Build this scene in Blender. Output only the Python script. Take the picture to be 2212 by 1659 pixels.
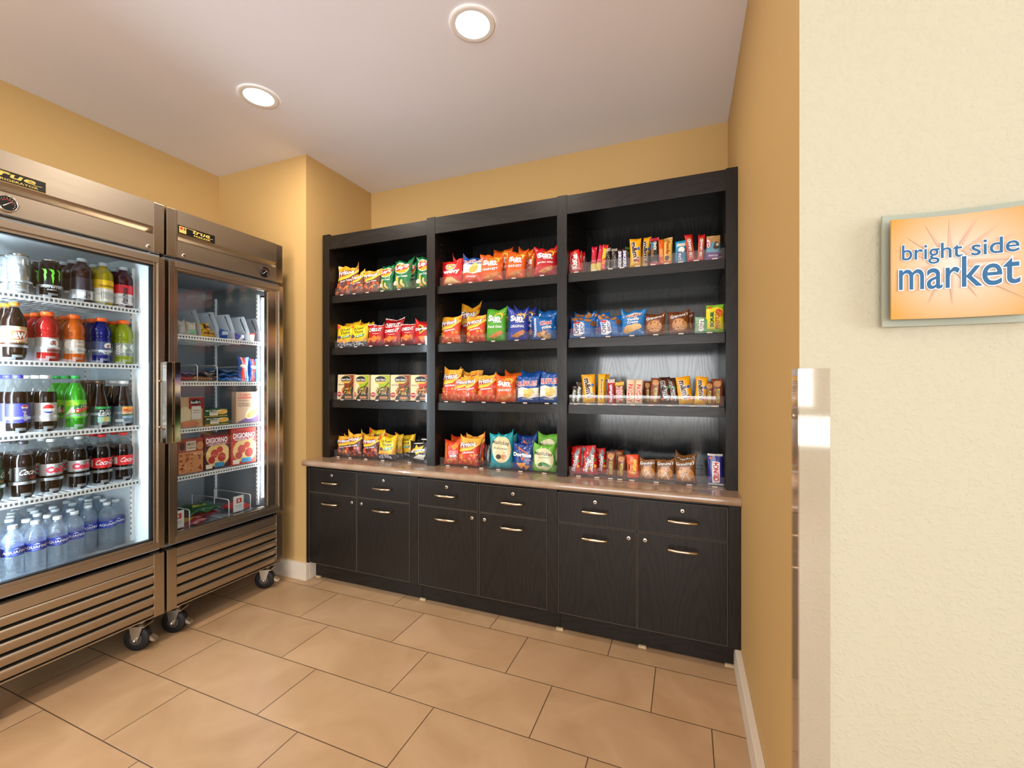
import bpy, bmesh, math, random
import numpy as np
from mathutils import Vector, Matrix
for o in list(bpy.data.objects): bpy.data.objects.remove(o)
SC = bpy.context.scene
COL = SC.collection
H = 1.27                       # eye height
# ---------------- camera
cd = bpy.data.cameras.new('camera'); cam = bpy.data.objects.new('camera', cd); COL.objects.link(cam)
cam.location = (0, 0, H); cam.rotation_euler = (math.pi/2, 0, 0.380)
cd.sensor_width = 36.0; cd.lens = 36.0*935.0/2212.0; cd.clip_start = 0.02
SC.camera = cam
# ---------------- view, world
SC.view_settings.view_transform = 'Standard'; SC.view_settings.look = 'None'
SC.view_settings.exposure = 0.0; SC.view_settings.gamma = 1.0; SC.view_settings.use_curve_mapping = False
SC.cycles.transparent_max_bounces = 18; SC.cycles.max_bounces = 8; SC.cycles.diffuse_bounces = 4
SC.cycles.glossy_bounces = 5; SC.cycles.transmission_bounces = 6; SC.cycles.sample_clamp_indirect = 6
SC.cycles.caustics_reflective = False; SC.cycles.caustics_refractive = False
W = bpy.data.worlds.new('daylight'); SC.world = W; W.use_nodes = True
W.node_tree.nodes['Background'].inputs[0].default_value = (0.95, 0.98, 1.0, 1)
W.node_tree.nodes['Background'].inputs[1].default_value = 1.1
def area_light(name, loc, target, size, power, color, shape='RECTANGLE', sy=None):
    l = bpy.data.lights.new(name, 'AREA'); l.shape = shape; l.size = size
    if sy: l.size_y = sy
    l.energy = power; l.color = color
    o = bpy.data.objects.new(name, l); COL.objects.link(o); o.location = loc
    d = Vector(target)-Vector(loc); o.rotation_euler = d.to_track_quat('-Z', 'Y').to_euler()
    return o
# daylight entering the lobby through its two big windows
P_REAR, P_SIDE, P_DOWN = 270, 150, 6.5
area_light('rear_window_daylight', (-0.4, -4.35, 1.35), (-0.4, -1.35, 3.6), 4.2, P_REAR, (0.95, 0.98, 1.0), sy=2.0)
area_light('side_window_daylight', (4.35, -1.4, 1.35), (1.35, -1.2, 3.6), 2.8, P_SIDE, (0.90, 0.96, 1.0), sy=2.0)
XW, YF, YS, YB, YP, XA, XL, CE, YC = 0.228, 2.122, 2.2425, 2.752, 2.121, -2.292, -3.128, 2.768, 1.09
# ---------------- materials
def lin(c):
    if isinstance(c, str):
        c = c.lstrip('#'); c = [int(c[i:i+2], 16)/255 for i in (0, 2, 4)]
        return tuple((x/12.92 if x <= .04045 else ((x+.055)/1.055)**2.4) for x in c)
    return tuple(c)
MC = {}
def mat(name, col, rough=.5, metal=0, coat=0, spec=.5, emit=0, trans=0, ior=1.45):
    if name in MC: return MC[name]
    m = bpy.data.materials.new(name); m.use_nodes = True; b = m.node_tree.nodes['Principled BSDF']
    c = lin(col); b.inputs['Base Color'].default_value = (*c, 1); b.inputs['Roughness'].default_value = rough
    b.inputs['Metallic'].default_value = metal; b.inputs['Coat Weight'].default_value = coat
    b.inputs['Specular IOR Level'].default_value = spec; b.inputs['IOR'].default_value = ior
    b.inputs['Transmission Weight'].default_value = trans
    if emit: b.inputs['Emission Color'].default_value = (*c, 1); b.inputs['Emission Strength'].default_value = emit
    MC[name] = m; m.diffuse_color = (*c, 1); return m
def N(m, t, **k):
    n = m.node_tree.nodes.new(t)
    for a, v in k.items(): setattr(n, a, v)
    return n
def L(m, a, b): m.node_tree.links.new(a, b)
def bump(m, scale, strength, dist=.01, detail=2, stretch=None, thr=None):
    b = m.node_tree.nodes['Principled BSDF']
    tc = N(m, 'ShaderNodeTexCoord'); n = N(m, 'ShaderNodeTexNoise'); bp = N(m, 'ShaderNodeBump')
    n.inputs['Scale'].default_value = scale; n.inputs['Detail'].default_value = detail
    bp.inputs['Strength'].default_value = strength; bp.inputs['Distance'].default_value = dist
    src = tc.outputs['Object']
    if stretch:
        mp = N(m, 'ShaderNodeMapping'); mp.inputs['Scale'].default_value = stretch; L(m, src, mp.inputs[0]); src = mp.outputs[0]
    L(m, src, n.inputs['Vector']); out = n.outputs['Fac']
    if thr:
        r = N(m, 'ShaderNodeValToRGB'); r.color_ramp.elements[0].position = thr[0]; r.color_ramp.elements[1].position = thr[1]
        L(m, out, r.inputs[0]); out = r.outputs[0]
    L(m, out, bp.inputs['Height']); L(m, bp.outputs[0], b.inputs['Normal']); return m
def mottle(m, c1, c2, scale, detail=3, lo=.35, hi=.65, stretch=None, dist=0):
    b = m.node_tree.nodes['Principled BSDF']
    tc = N(m, 'ShaderNodeTexCoord'); n = N(m, 'ShaderNodeTexNoise'); r = N(m, 'ShaderNodeValToRGB')
    n.inputs['Scale'].default_value = scale; n.inputs['Detail'].default_value = detail; n.inputs['Distortion'].default_value = dist
    r.color_ramp.elements[0].position = lo; r.color_ramp.elements[1].position = hi
    r.color_ramp.elements[0].color = (*lin(c1), 1); r.color_ramp.elements[1].color = (*lin(c2), 1)
    src = tc.outputs['Object']
    if stretch:
        mp = N(m, 'ShaderNodeMapping'); mp.inputs['Scale'].default_value = stretch; L(m, src, mp.inputs[0]); src = mp.outputs[0]
    L(m, src, n.inputs['Vector']); L(m, n.outputs['Fac'], r.inputs[0]); L(m, r.outputs[0], b.inputs['Base Color']); return m
M_gold = bump(mat('gold_paint', '#CBA66C', .62, spec=.3), 230, .35, .0012, 3)
M_cream = bump(mat('cream_paint', '#C1BAA2', .6, spec=.3), 150, .38, .0022, 3, thr=(.5, .68))
M_ceil = bump(mat('ceiling_paint', '#F5F4FC', .8, spec=.2), 160, .12, .001)
M_white = mat('white_trim_paint', '#E3D6C4', .45)
def wood(name, along, c1=(.0055, .0044, .0038), c2=(.016, .0122, .0100), rough=.38, coat=.12, spec=.36, gr=.24):
    """dark stained veneer with arched grain; along = axis the grain runs"""
    m = mat(name, c1, rough, spec=spec); b = m.node_tree.nodes['Principled BSDF']
    def mt(op, *a):
        n = N(m, 'ShaderNodeMath', operation=op)
        for i, v in enumerate(a):
            if isinstance(v, (int, float)): n.inputs[i].default_value = v
            else: L(m, v, n.inputs[i])
        return n.outputs[0]
    tc = N(m, 'ShaderNodeTexCoord'); s = N(m, 'ShaderNodeSeparateXYZ'); L(m, tc.outputs['Object'], s.inputs[0]); X, Y, Z = s.outputs
    al, ac = (Z, mt('ADD', X, Y)) if along == 'z' else (X, mt('ADD', Z, Y))
    mp = N(m, 'ShaderNodeCombineXYZ'); L(m, mt('MULTIPLY', ac, 7), mp.inputs[0]); L(m, mt('MULTIPLY', al, 1.6), mp.inputs[1])
    n1 = N(m, 'ShaderNodeTexNoise'); n1.inputs['Scale'].default_value = 1; n1.inputs['Detail'].default_value = 3; L(m, mp.outputs[0], n1.inputs['Vector'])
    t = mt('ADD', mt('ADD', mt('POWER', mt('PINGPONG', mt('ADD', ac, .06), .125), 1.6), mt('MULTIPLY', mt('PINGPONG', al, .9), .045)), mt('MULTIPLY', n1.outputs['Fac'], .045))
    g = mt('MULTIPLY_ADD', mt('SINE', mt('MULTIPLY', t, 760)), .5, .5); g = mt('POWER', g, 2.2)
    mp2 = N(m, 'ShaderNodeCombineXYZ'); L(m, mt('MULTIPLY', ac, 420), mp2.inputs[0]); L(m, mt('MULTIPLY', al, 14), mp2.inputs[1])
    n2 = N(m, 'ShaderNodeTexNoise'); n2.inputs['Scale'].default_value = 1; n2.inputs['Detail'].default_value = 2; L(m, mp2.outputs[0], n2.inputs['Vector'])
    h = mt('ADD', mt('MULTIPLY', g, gr), mt('MULTIPLY', n2.outputs['Fac'], 1-gr))
    r = N(m, 'ShaderNodeValToRGB'); r.color_ramp.elements[0].color = (*c2, 1); r.color_ramp.elements[1].color = (*c1, 1); r.color_ramp.elements[0].position = .2; r.color_ramp.elements[1].position = .8
    L(m, h, r.inputs[0]); L(m, r.outputs[0], b.inputs['Base Color'])
    bp = N(m, 'ShaderNodeBump'); bp.inputs['Strength'].default_value = .3; bp.inputs['Distance'].default_value = .0008; bp.invert = True; L(m, h, bp.inputs['Height']); L(m, bp.outputs[0], b.inputs['Normal'])
    b.inputs['Coat Roughness'].default_value = .10; L(m, mt('MULTIPLY', mt('SUBTRACT', 1.25, h), coat), b.inputs['Coat Weight']); return m
M_wood = wood('espresso_wood', 'z'); M_woodh = wood('espresso_wood_rail', 'x'); M_woodb = wood('espresso_laminate_back', 'z', (.007, .007, .007), (.024, .024, .024), .17, .62, .6, .34)
M_edge = mat('worn_wood_edge', '#8A7A68', .5)
def steel(name, stretch, col, rough):
    m = mat(name, col, rough, 1); bump(m, 500, .05, .0004, 2, stretch)
    b = m.node_tree.nodes['Principled BSDF']
    tc = N(m, 'ShaderNodeTexCoord'); mp = N(m, 'ShaderNodeMapping'); mp.inputs['Scale'].default_value = stretch
    n = N(m, 'ShaderNodeTexNoise'); n.inputs['Scale'].default_value = 160; n.inputs['Detail'].default_value = 3
    mr = N(m, 'ShaderNodeMapRange'); mr.inputs[3].default_value = rough-.03; mr.inputs[4].default_value = rough+.05
    L(m, tc.outputs['Object'], mp.inputs[0]); L(m, mp.outputs[0], n.inputs['Vector']); L(m, n.outputs['Fac'], mr.inputs[0]); L(m, mr.outputs[0], b.inputs['Roughness'])
    return m
M_steel = steel('brushed_steel', (1, .02, 1), '#B3A798', .34)
M_steelv = steel('brushed_steel_door', (1, 1, .02), '#B8AC9C', .24)
M_steeld = steel('brushed_steel_grille', (1, .02, 1), '#BDB1A0', .36)
M_chrome = mat('chrome', '#DCD6CC', .09, 1); M_nickel = mat('satin_nickel', '#D9C6A6', .17, 1)
M_black = mat('black_plastic', '#0C0C0D', .35); M_rubber = mat('black_rubber', '#121110', .55)
M_gask = mat('door_gasket', '#17181A', .45); M_dark = mat('dark_void', '#08080A', .9)
M_liner = mat('white_liner', '#D3D9DC', .38); M_linerd = mat('grey_liner', '#8B9096', .35)
M_shelf = mat('white_wire', '#E9ECEC', .4); M_lock = mat('lock_nickel', '#DDD8CF', .22, 1)
M_led = mat('led_tube', (.78, .90, 1.0), .5, emit=330); M_led2 = mat('led_tube_freezer', (.93, .96, 1.0), .5, emit=36)
M_lamp = mat('lamp_lens', (1, .95, .86), .5, emit=14)
M_stone = mat('worktop_stone', '#D9B48C', .12, coat=.3); mottle(M_stone, '#9E8068', '#B09780', 14, 6, .3, .7)
def schlick(m, ior):
    g = N(m, 'ShaderNodeNewGeometry'); d = N(m, 'ShaderNodeVectorMath', operation='DOT_PRODUCT'); L(m, g.outputs['Normal'], d.inputs[0]); L(m, g.outputs['Incoming'], d.inputs[1])
    a = N(m, 'ShaderNodeMath', operation='ABSOLUTE'); L(m, d.outputs['Value'], a.inputs[0]); f0 = ((ior-1)/(ior+1))**2
    o = N(m, 'ShaderNodeMath', operation='SUBTRACT', use_clamp=True); o.inputs[0].default_value = 1; L(m, a.outputs[0], o.inputs[1])
    p = N(m, 'ShaderNodeMath', operation='POWER'); p.inputs[1].default_value = 5; L(m, o.outputs[0], p.inputs[0])
    q = N(m, 'ShaderNodeMath', operation='MULTIPLY_ADD', use_clamp=True); q.inputs[1].default_value = 1-f0; q.inputs[2].default_value = f0; L(m, p.outputs[0], q.inputs[0]); return q.outputs[0]
def clear(name, tint, gloss=.06, rough=.03, haze=0, ior=1.45, hz=(.9, .93, .95), bumpy=0):
    m = bpy.data.materials.new(name); m.use_nodes = True; t = m.node_tree; t.nodes.clear()
    o = N(m, 'ShaderNodeOutputMaterial'); tr = N(m, 'ShaderNodeBsdfTransparent'); g = N(m, 'ShaderNodeBsdfGlossy')
    g.inputs['Roughness'].default_value = rough; tr.inputs[0].default_value = (*lin(tint), 1)
    if bumpy:
        tc = N(m, 'ShaderNodeTexCoord'); nz = N(m, 'ShaderNodeTexNoise'); nz.inputs['Scale'].default_value = 85; bp = N(m, 'ShaderNodeBump'); bp.inputs['Strength'].default_value = .8; bp.inputs['Distance'].default_value = .004
        L(m, tc.outputs['Object'], nz.inputs['Vector']); L(m, nz.outputs['Fac'], bp.inputs['Height']); L(m, bp.outputs[0], g.inputs['Normal'])
    mx = N(m, 'ShaderNodeMixShader'); L(m, schlick(m, ior), mx.inputs[0]); src = tr.outputs[0]
    if haze:
        d = N(m, 'ShaderNodeBsdfDiffuse'); d.inputs[0].default_value = (*hz, 1); tl = N(m, 'ShaderNodeBsdfTranslucent'); tl.inputs[0].default_value = (*hz, 1)
        a = N(m, 'ShaderNodeMixShader'); a.inputs[0].default_value = .5; L(m, d.outputs[0], a.inputs[1]); L(m, tl.outputs[0], a.inputs[2])
        h = N(m, 'ShaderNodeMixShader'); h.inputs[0].default_value = haze; L(m, src, h.inputs[1]); L(m, a.outputs[0], h.inputs[2]); src = h.outputs[0]
    L(m, src, mx.inputs[1]); L(m, g.outputs[0], mx.inputs[2]); L(m, mx.outputs[0], o.inputs[0]); MC[name] = m; return m
M_glass = clear('door_glass', (.93, .95, .95)); M_acryl = clear('clear_acrylic', (.97, .97, .975), haze=.03, hz=(.9, .85, .85))
M_pet = clear('clear_bottle_plastic', (.95, .97, .97), rough=.06, haze=.05)
M_water = clear('water_bottle_plastic', (.94, .97, 1), rough=.05, haze=.22, ior=1.5, hz=(.80, .92, 1), bumpy=1)
M_bin = clear('bin_plastic', (.9, .93, .95), rough=.25, haze=.62, hz=(.80, .83, .86))
M_frost = clear('frosted_plastic', (.9, .93, .95), rough=.2, haze=.38, hz=(.85, .92, .97))
M_guard = clear('clear_corner_guard', (.97, .95, .93), rough=.05, haze=.10, ior=1.6, hz=(.93, .88, .82))
def liquid(name, col, tl=.5):
    m = bpy.data.materials.new(name); m.use_nodes = True; t = m.node_tree; t.nodes.clear(); c = (*lin(col), 1)
    o = N(m, 'ShaderNodeOutputMaterial'); d = N(m, 'ShaderNodeBsdfDiffuse'); l = N(m, 'ShaderNodeBsdfTranslucent'); g = N(m, 'ShaderNodeBsdfGlossy')
    d.inputs[0].default_value = c; l.inputs[0].default_value = c; g.inputs['Roughness'].default_value = .07
    a = N(m, 'ShaderNodeMixShader'); a.inputs[0].default_value = tl; b = N(m, 'ShaderNodeMixShader')
    L(m, d.outputs[0], a.inputs[1]); L(m, l.outputs[0], a.inputs[2]); L(m, schlick(m, 1.45), b.inputs[0]); L(m, a.outputs[0], b.inputs[1]); L(m, g.outputs[0], b.inputs[2])
    L(m, b.outputs[0], o.inputs[0]); MC[name] = m; return m
def ink(c, kind='foil'):
    k = kind+'_'+c.lstrip('#')
    if k in MC: return MC[k]
    if kind == 'foil': return bump(mat(k, c, .30, coat=.3), 42, .55, .006, 2)
    if kind == 'card': return mat(k, c, .5)
    if kind == 'metal': return mat(k, c, .25, .8)
    return mat(k, c, .4)
def tile_floor():
    m = mat('floor_tile', '#C79B74', .36); b = m.node_tree.nodes['Principled BSDF']
    g = N(m, 'ShaderNodeNewGeometry'); mp = N(m, 'ShaderNodeMapping'); mp.vector_type = 'POINT'
    mp.inputs['Rotation'].default_value = (0, 0, .0032); s = N(m, 'ShaderNodeSeparateXYZ'); L(m, g.outputs['Position'], mp.inputs[0]); L(m, mp.outputs[0], s.inputs[0])
    def mt(op, a, bb=None, c=None):
        n = N(m, 'ShaderNodeMath', operation=op)
        for i, v in enumerate((a, bb, c)):
            if v is None: continue
            if isinstance(v, (int, float)): n.inputs[i].default_value = v
            else: L(m, v, n.inputs[i])
        return n.outputs[0]
    TX, TY, px, py, sh = -1.5302, .8838, .610, .2896, .3504
    ry = mt('DIVIDE', mt('SUBTRACT', s.outputs[1], TY+py), py); row = mt('FLOOR', ry)
    rx = mt('ADD', mt('DIVIDE', mt('SUBTRACT', s.outputs[0], TX), px), mt('MULTIPLY', row, sh)); colm = mt('FLOOR', rx)
    fy = mt('SUBTRACT', ry, row); fx = mt('SUBTRACT', rx, colm)
    ey = mt('MULTIPLY', mt('MINIMUM', fy, mt('SUBTRACT', 1, fy)), py); ex = mt('MULTIPLY', mt('MINIMUM', fx, mt('SUBTRACT', 1, fx)), px)
    e = mt('MINIMUM', ex, ey); gr = N(m, 'ShaderNodeMapRange'); gr.inputs[1].default_value = .0012; gr.inputs[2].default_value = .0026; L(m, e, gr.inputs[0])
    cv = N(m, 'ShaderNodeCombineXYZ'); L(m, row, cv.inputs[0]); L(m, colm, cv.inputs[1]); wn = N(m, 'ShaderNodeTexWhiteNoise'); wn.noise_dimensions = '3D'; L(m, cv.outputs[0], wn.inputs[0])
    ad = N(m, 'ShaderNodeVectorMath', operation='MULTIPLY_ADD'); ad.inputs[1].default_value = (7, 7, 7); L(m, wn.outputs['Color'], ad.inputs[0]); L(m, g.outputs['Position'], ad.inputs[2])
    n1 = N(m, 'ShaderNodeTexNoise'); n1.inputs['Scale'].default_value = 3.2; n1.inputs['Detail'].default_value = 5; n1.inputs['Distortion'].default_value = 1.2; L(m, ad.outputs[0], n1.inputs['Vector'])
    r = N(m, 'ShaderNodeValToRGB'); r.color_ramp.elements[0].position = .3; r.color_ramp.elements[1].position = .75
    r.color_ramp.elements[0].color = (*lin('#B59069'), 1); r.color_ramp.elements[1].color = (*lin('#C9A47E'), 1); L(m, n1.outputs['Fac'], r.inputs[0])
    hv = N(m, 'ShaderNodeHueSaturation'); L(m, r.outputs[0], hv.inputs['Color']); L(m, mt('MULTIPLY_ADD', wn.outputs['Value'], .10, .95), hv.inputs['Value'])
    mx = N(m, 'ShaderNodeMix', data_type='RGBA'); mx.inputs[6].default_value = (*lin('#5A4430'), 1); L(m, gr.outputs[0], mx.inputs[0]); L(m, hv.outputs[0], mx.inputs[7])
    L(m, mx.outputs[2], b.inputs['Base Color']); bp = N(m, 'ShaderNodeBump'); bp.inputs['Strength'].default_value = .5; bp.inputs['Distance'].default_value = .0015
    L(m, gr.outputs[0], bp.inputs['Height']); L(m, bp.outputs[0], b.inputs['Normal']); return m
M_tile = tile_floor()
# ---------------- geometry helpers
class MB:
    def __init__(s): s.v = []; s.f = []; s.m = []; s.mats = []; s.sm = []
    def mi(s, m):
        if m not in s.mats: s.mats.append(m)
        return s.mats.index(m)
    def add(s, V, F, m, smooth=False):
        k = len(s.v); s.v += [tuple(p) for p in V]; i = s.mi(m)
        for f in F: s.f.append([k+j for j in f]); s.m.append(i); s.sm.append(smooth)
        return s
    def box(s, a, b, m, bev=0):
        (x0, y0, z0), (x1, y1, z1) = a, b
        if bev:
            bm = bmesh.new(); bmesh.ops.create_cube(bm, size=1)
            for v in bm.verts: v.co = Vector(((x0+x1)/2+v.co.x*(x1-x0), (y0+y1)/2+v.co.y*(y1-y0), (z0+z1)/2+v.co.z*(z1-z0)))
            bmesh.ops.bevel(bm, geom=bm.edges[:], offset=bev, segments=2, affect='EDGES', profile=.6)
            bm.verts.index_update(); s.add([v.co[:] for v in bm.verts], [[v.index for v in f.verts] for f in bm.faces], m); bm.free(); return s
        V = [(x, y, z) for x in (x0, x1) for y in (y0, y1) for z in (z0, z1)]
        return s.add(V, [(0, 1, 3, 2), (4, 6, 7, 5), (0, 4, 5, 1), (2, 3, 7, 6), (0, 2, 6, 4), (1, 5, 7, 3)], m)
    def lathe(s, prof, m, n=24, c=(0, 0, 0), axis='z', zones=None, cap=True, ripple=None):
        V = []; F = []
        for (z, r) in prof:
            for i in range(n):
                a = 2*math.pi*i/n; rr = r*(1+(ripple(a, z) if ripple else 0)); p = (rr*math.cos(a), rr*math.sin(a), z)
                if axis == 'x': p = (z, rr*math.cos(a), rr*math.sin(a))
                if axis == 'y': p = (rr*math.cos(a), z, -rr*math.sin(a))
                V.append((p[0]+c[0], p[1]+c[1], p[2]+c[2]))
        k = len(s.v); s.v += V
        for j in range(len(prof)-1):
            mm = zones(prof[j][0], prof[j+1][0]) if zones else m
            for i in range(n):
                s.f.append([k+j*n+i, k+j*n+(i+1) % n, k+(j+1)*n+(i+1) % n, k+(j+1)*n+i]); s.m.append(s.mi(mm)); s.sm.append(True)
        if cap:
            s.f.append([k+i for i in reversed(range(n))]); s.m.append(s.mi(zones(prof[0][0], prof[0][0]) if zones else m)); s.sm.append(False)
            e = k+(len(prof)-1)*n; s.f.append([e+i for i in range(n)]); s.m.append(s.mi(zones(prof[-1][0], prof[-1][0]) if zones else m)); s.sm.append(False)
        return s
    def tube(s, pts, r, m, n=8, closed=False):
        pts = [Vector(p) for p in pts]; V = []; F = []; N_ = len(pts)
        for i, p in enumerate(pts):
            a = pts[(i-1) % N_] if (closed or i) else p; b = pts[(i+1) % N_] if (closed or i < N_-1) else p
            t = (b-a).normalized(); u = t.orthogonal().normalized() if i == 0 else (u-t*u.dot(t)).normalized(); w = t.cross(u)
            rr = r[i] if isinstance(r, (list, tuple)) else r
            V += [p+u*rr*math.cos(2*math.pi*k/n)+w*rr*math.sin(2*math.pi*k/n) for k in range(n)]
        for i in range(N_ if closed else N_-1):
            j = (i+1) % N_
            F += [(i*n+k, i*n+(k+1) % n, j*n+(k+1) % n, j*n+k) for k in range(n)]
        if not closed: F += [tuple(reversed(range(n))), tuple((N_-1)*n+k for k in range(n))]
        return s.add(V, F, m, True)
    def prism(s, poly, y0, y1, m, plane='xz', holes=None):
        """extrude a polygon (with optional holes) between two parallel planes"""
        bm = bmesh.new(); ed = []
        for loop in [poly]+(holes or []):
            vs = [bm.verts.new((p[0], 0, p[1])) for p in loop]
            ed += [bm.edges.new((vs[i], vs[(i+1) % len(vs)])) for i in range(len(vs))]
        bmesh.ops.triangle_fill(bm, edges=ed, use_beauty=True, use_dissolve=False)
        r = bmesh.ops.extrude_face_region(bm, geom=bm.faces[:])
        for e in r['geom']:
            if isinstance(e, bmesh.types.BMVert): e.co.y = 1
        bmesh.ops.recalc_face_normals(bm, faces=bm.faces[:]); bm.verts.index_update()
        def P(co):
            d = y0+(y1-y0)*co.y
            return {'xz': (co.x, d, co.z), 'yz': (d, co.x, co.z), 'xy': (co.x, co.z, d)}[plane]
        s.add([P(v.co) for v in bm.verts], [[v.index for v in f.verts] for f in bm.faces], m); bm.free(); return s
    def build(s, name, parent=None, loc=None, rot=None):
        me = bpy.data.meshes.new(name); me.from_pydata(s.v, [], s.f)
        for m in s.mats: me.materials.append(m)
        me.polygons.foreach_set('material_index', s.m); me.polygons.foreach_set('use_smooth', s.sm); me.validate(); me.update()
        o = bpy.data.objects.new(name, me); COL.objects.link(o)
        if parent is not None:
            o.parent = parent
            if loc is None:
                q = parent; t = Vector((0, 0, 0))
                while q is not None: t += q.location; q = q.parent
                o.location = -t
        if loc is not None: o.location = loc
        if rot is not None: o.rotation_euler = rot
        return o
def tag(o, label, cat, group=None, kind=None):
    if label: o['label'] = label
    if cat: o['category'] = cat
    if group: o['group'] = group
    if kind: o['kind'] = kind
    return o
def thing(name, loc, label, cat, group=None):
    o = bpy.data.objects.new(name, None); o.empty_display_size = .05; COL.objects.link(o); o.location = loc
    return tag(o, label, cat, group)
def struct(name, mb):
    o = mb.build(name); o['kind'] = 'structure'; return o
def S(t): t = max(0., min(1., t)); return t*t*(3-2*t)
# ---------------- printed artwork, cut into small flat pieces that follow the surface they are printed on
TC = {}
def text2d(s, bold, res=2):
    if (s, bold) in TC: return TC[(s, bold)]
    cu = bpy.data.curves.new('t', 'FONT'); cu.body = s; cu.size = 1; cu.resolution_u = res; cu.offset = bold; cu.fill_mode = 'FRONT'
    ob = bpy.data.objects.new('t', cu); me = ob.to_mesh()
    V = [(v.co.x, v.co.y) for v in me.vertices]; F = [list(p.vertices) for p in me.polygons]
    ob.to_mesh_clear(); bpy.data.objects.remove(ob); bpy.data.curves.remove(cu); TC[(s, bold)] = (V, F); return V, F
def text_fit(s, cx, cy, w, h, asp, rot=0, shear=0, bold=.012, grow=0):
    """w and h: the box of the unrotated text, in label units; asp = width/height of the label in metres"""
    V0, F = text2d(s, bold); V, F = text2d(s, bold+grow) if grow else (V0, F)
    a = np.array(V0); lo = a.min(0); hi = a.max(0); c = (lo+hi)/2; a = (np.array(V)-c)/(hi-lo)
    x = a[:, 0]*w*asp + a[:, 1]*h*shear; y = a[:, 1]*h; r = math.radians(rot)
    X = x*math.cos(r)-y*math.sin(r); Y = x*math.sin(r)+y*math.cos(r)
    return [(cx+X[i]/asp, cy+Y[i]) for i in range(len(X))], F
def ell(cx, cy, rx, ry, rot=0, n=14, asp=1):
    r = math.radians(rot); o = []
    for i in range(n):
        a = 2*math.pi*i/n; x = rx*asp*math.cos(a); y = ry*math.sin(a)
        o.append((cx+(x*math.cos(r)-y*math.sin(r))/asp, cy+x*math.sin(r)+y*math.cos(r)))
    return o
def cut(V, F, nx, ny):
    bm = bmesh.new(); vs = [bm.verts.new((x, y, 0)) for x, y in V]
    for f in F:
        try: bm.faces.new([vs[i] for i in f])
        except ValueError: pass
    xs = [v[0] for v in V]; ys = [v[1] for v in V]
    for k in range(nx+1):
        x = -.5+k/nx
        if min(xs) < x < max(xs): bmesh.ops.bisect_plane(bm, geom=bm.verts[:]+bm.edges[:]+bm.faces[:], plane_co=(x, 0, 0), plane_no=(1, 0, 0), clear_inner=(k == 0), clear_outer=(k == nx))
    for k in range(ny+1):
        y = k/ny
        if min(ys) < y < max(ys): bmesh.ops.bisect_plane(bm, geom=bm.verts[:]+bm.edges[:]+bm.faces[:], plane_co=(0, y, 0), plane_no=(0, 1, 0), clear_inner=(k == 0), clear_outer=(k == ny))
    bm.verts.index_update(); r = (np.array([v.co[:2] for v in bm.verts]).reshape(-1, 2), [[v.index for v in f.verts] for f in bm.faces]); bm.free(); return r
def art_pieces(art, asp, nx=10, ny=12):
    out = []; lay = 0
    for a in art:
        k = a[0]; lay += 1
        if k == 'r': V = [(a[1], a[2]), (a[3], a[2]), (a[3], a[4]), (a[1], a[4])]; P = [(V, [[0, 1, 2, 3]])]; c = a[5]
        elif k == 'e': V = ell(a[1], a[2], a[3], a[4], a[6] if len(a) > 6 else 0, 18, asp); P = [(V, [list(range(len(V)))])]; c = a[5]
        elif k == 'p': V = a[1]; P = [(V, [list(range(len(V)))])]; c = a[2]
        elif k == 'c':   # scattered crisps: box x0,y0,x1,y1, colours, number, size, seed
            R = random.Random(a[8]); 
            for ci, cc in enumerate(a[5]):
                for q in range(a[6]):
                    e = ell(R.uniform(a[1], a[3]), R.uniform(a[2], a[4]), a[7]*R.uniform(.7, 1.3), a[7]*asp*R.uniform(.35, .8), R.uniform(0, 180), 7, asp)
                    v, f = cut(e, [list(range(7))], nx, ny)
                    if len(f): out.append((lay+.2*ci+.02*q, cc, v, f))
            continue
        elif k == 't':
            o = dict(rot=0, sh=0, ol=None, b=.012, g=.045); o.update(a[7] if len(a) > 7 else {})
            if o['ol']:
                v, f = text_fit(a[1], a[2], a[3], a[4], a[5], asp, o['rot'], o['sh'], o['b'], o['g']); v, f = cut(v, f, nx, ny)
                if len(f): out.append((lay, o['ol'], v, f))
            lay += 1
            V, F = text_fit(a[1], a[2], a[3], a[4], a[5], asp, o['rot'], o['sh'], o['b']); P = [(V, F)]; c = a[6]
        for V, F in P:
            v, f = cut(V, F, nx, ny)
            if len(f): out.append((lay, c, v, f))
    return out
def print_art(mb, pieces, fn, ik, step=.00035, base=.0005):
    for lay, c, V, F in pieces:
        mb.add(fn(V, base+lay*step), F, ink(c, ik), ik != 'card')
# ---------------- printed designs; x -.5..+.5, y 0..1 from the foot of the pack
WH, RD, DR, BK, GD, OR, YL, BL, NV, GR = '#FFFFFF', '#D8201E', '#8E1412', '#161412', '#EFA528', '#E8692A', '#F7CE18', '#1D5FC0', '#17388A', '#1E7A3C'
CH = ['#F0A24A', '#E07C2C', '#C9571F']
def fritos(base, low, sub, chips=CH):
    return (base, [('p', [(-.5, 1), (.5, 1), (.5, .80), (.15, .60), (-.5, .50)], GD), ('c', -.45, .06, .45, .40, chips, 9, .075, 3),
        ('p', [(-.5, .55), (.1, .63), (.5, .84), (.5, .78), (.15, .56), (-.5, .46)], '#F9C848'), ('e', -.06, .74, .36, .085, DR, 14),
        ('t', 'Fritos', -.04, .76, .78, .17, WH, dict(rot=10, sh=.25, ol='#5A0E0C', b=.03)), ('t', sub, .02, .47, .6, .06, WH, dict(rot=8, b=.02))])
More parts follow.
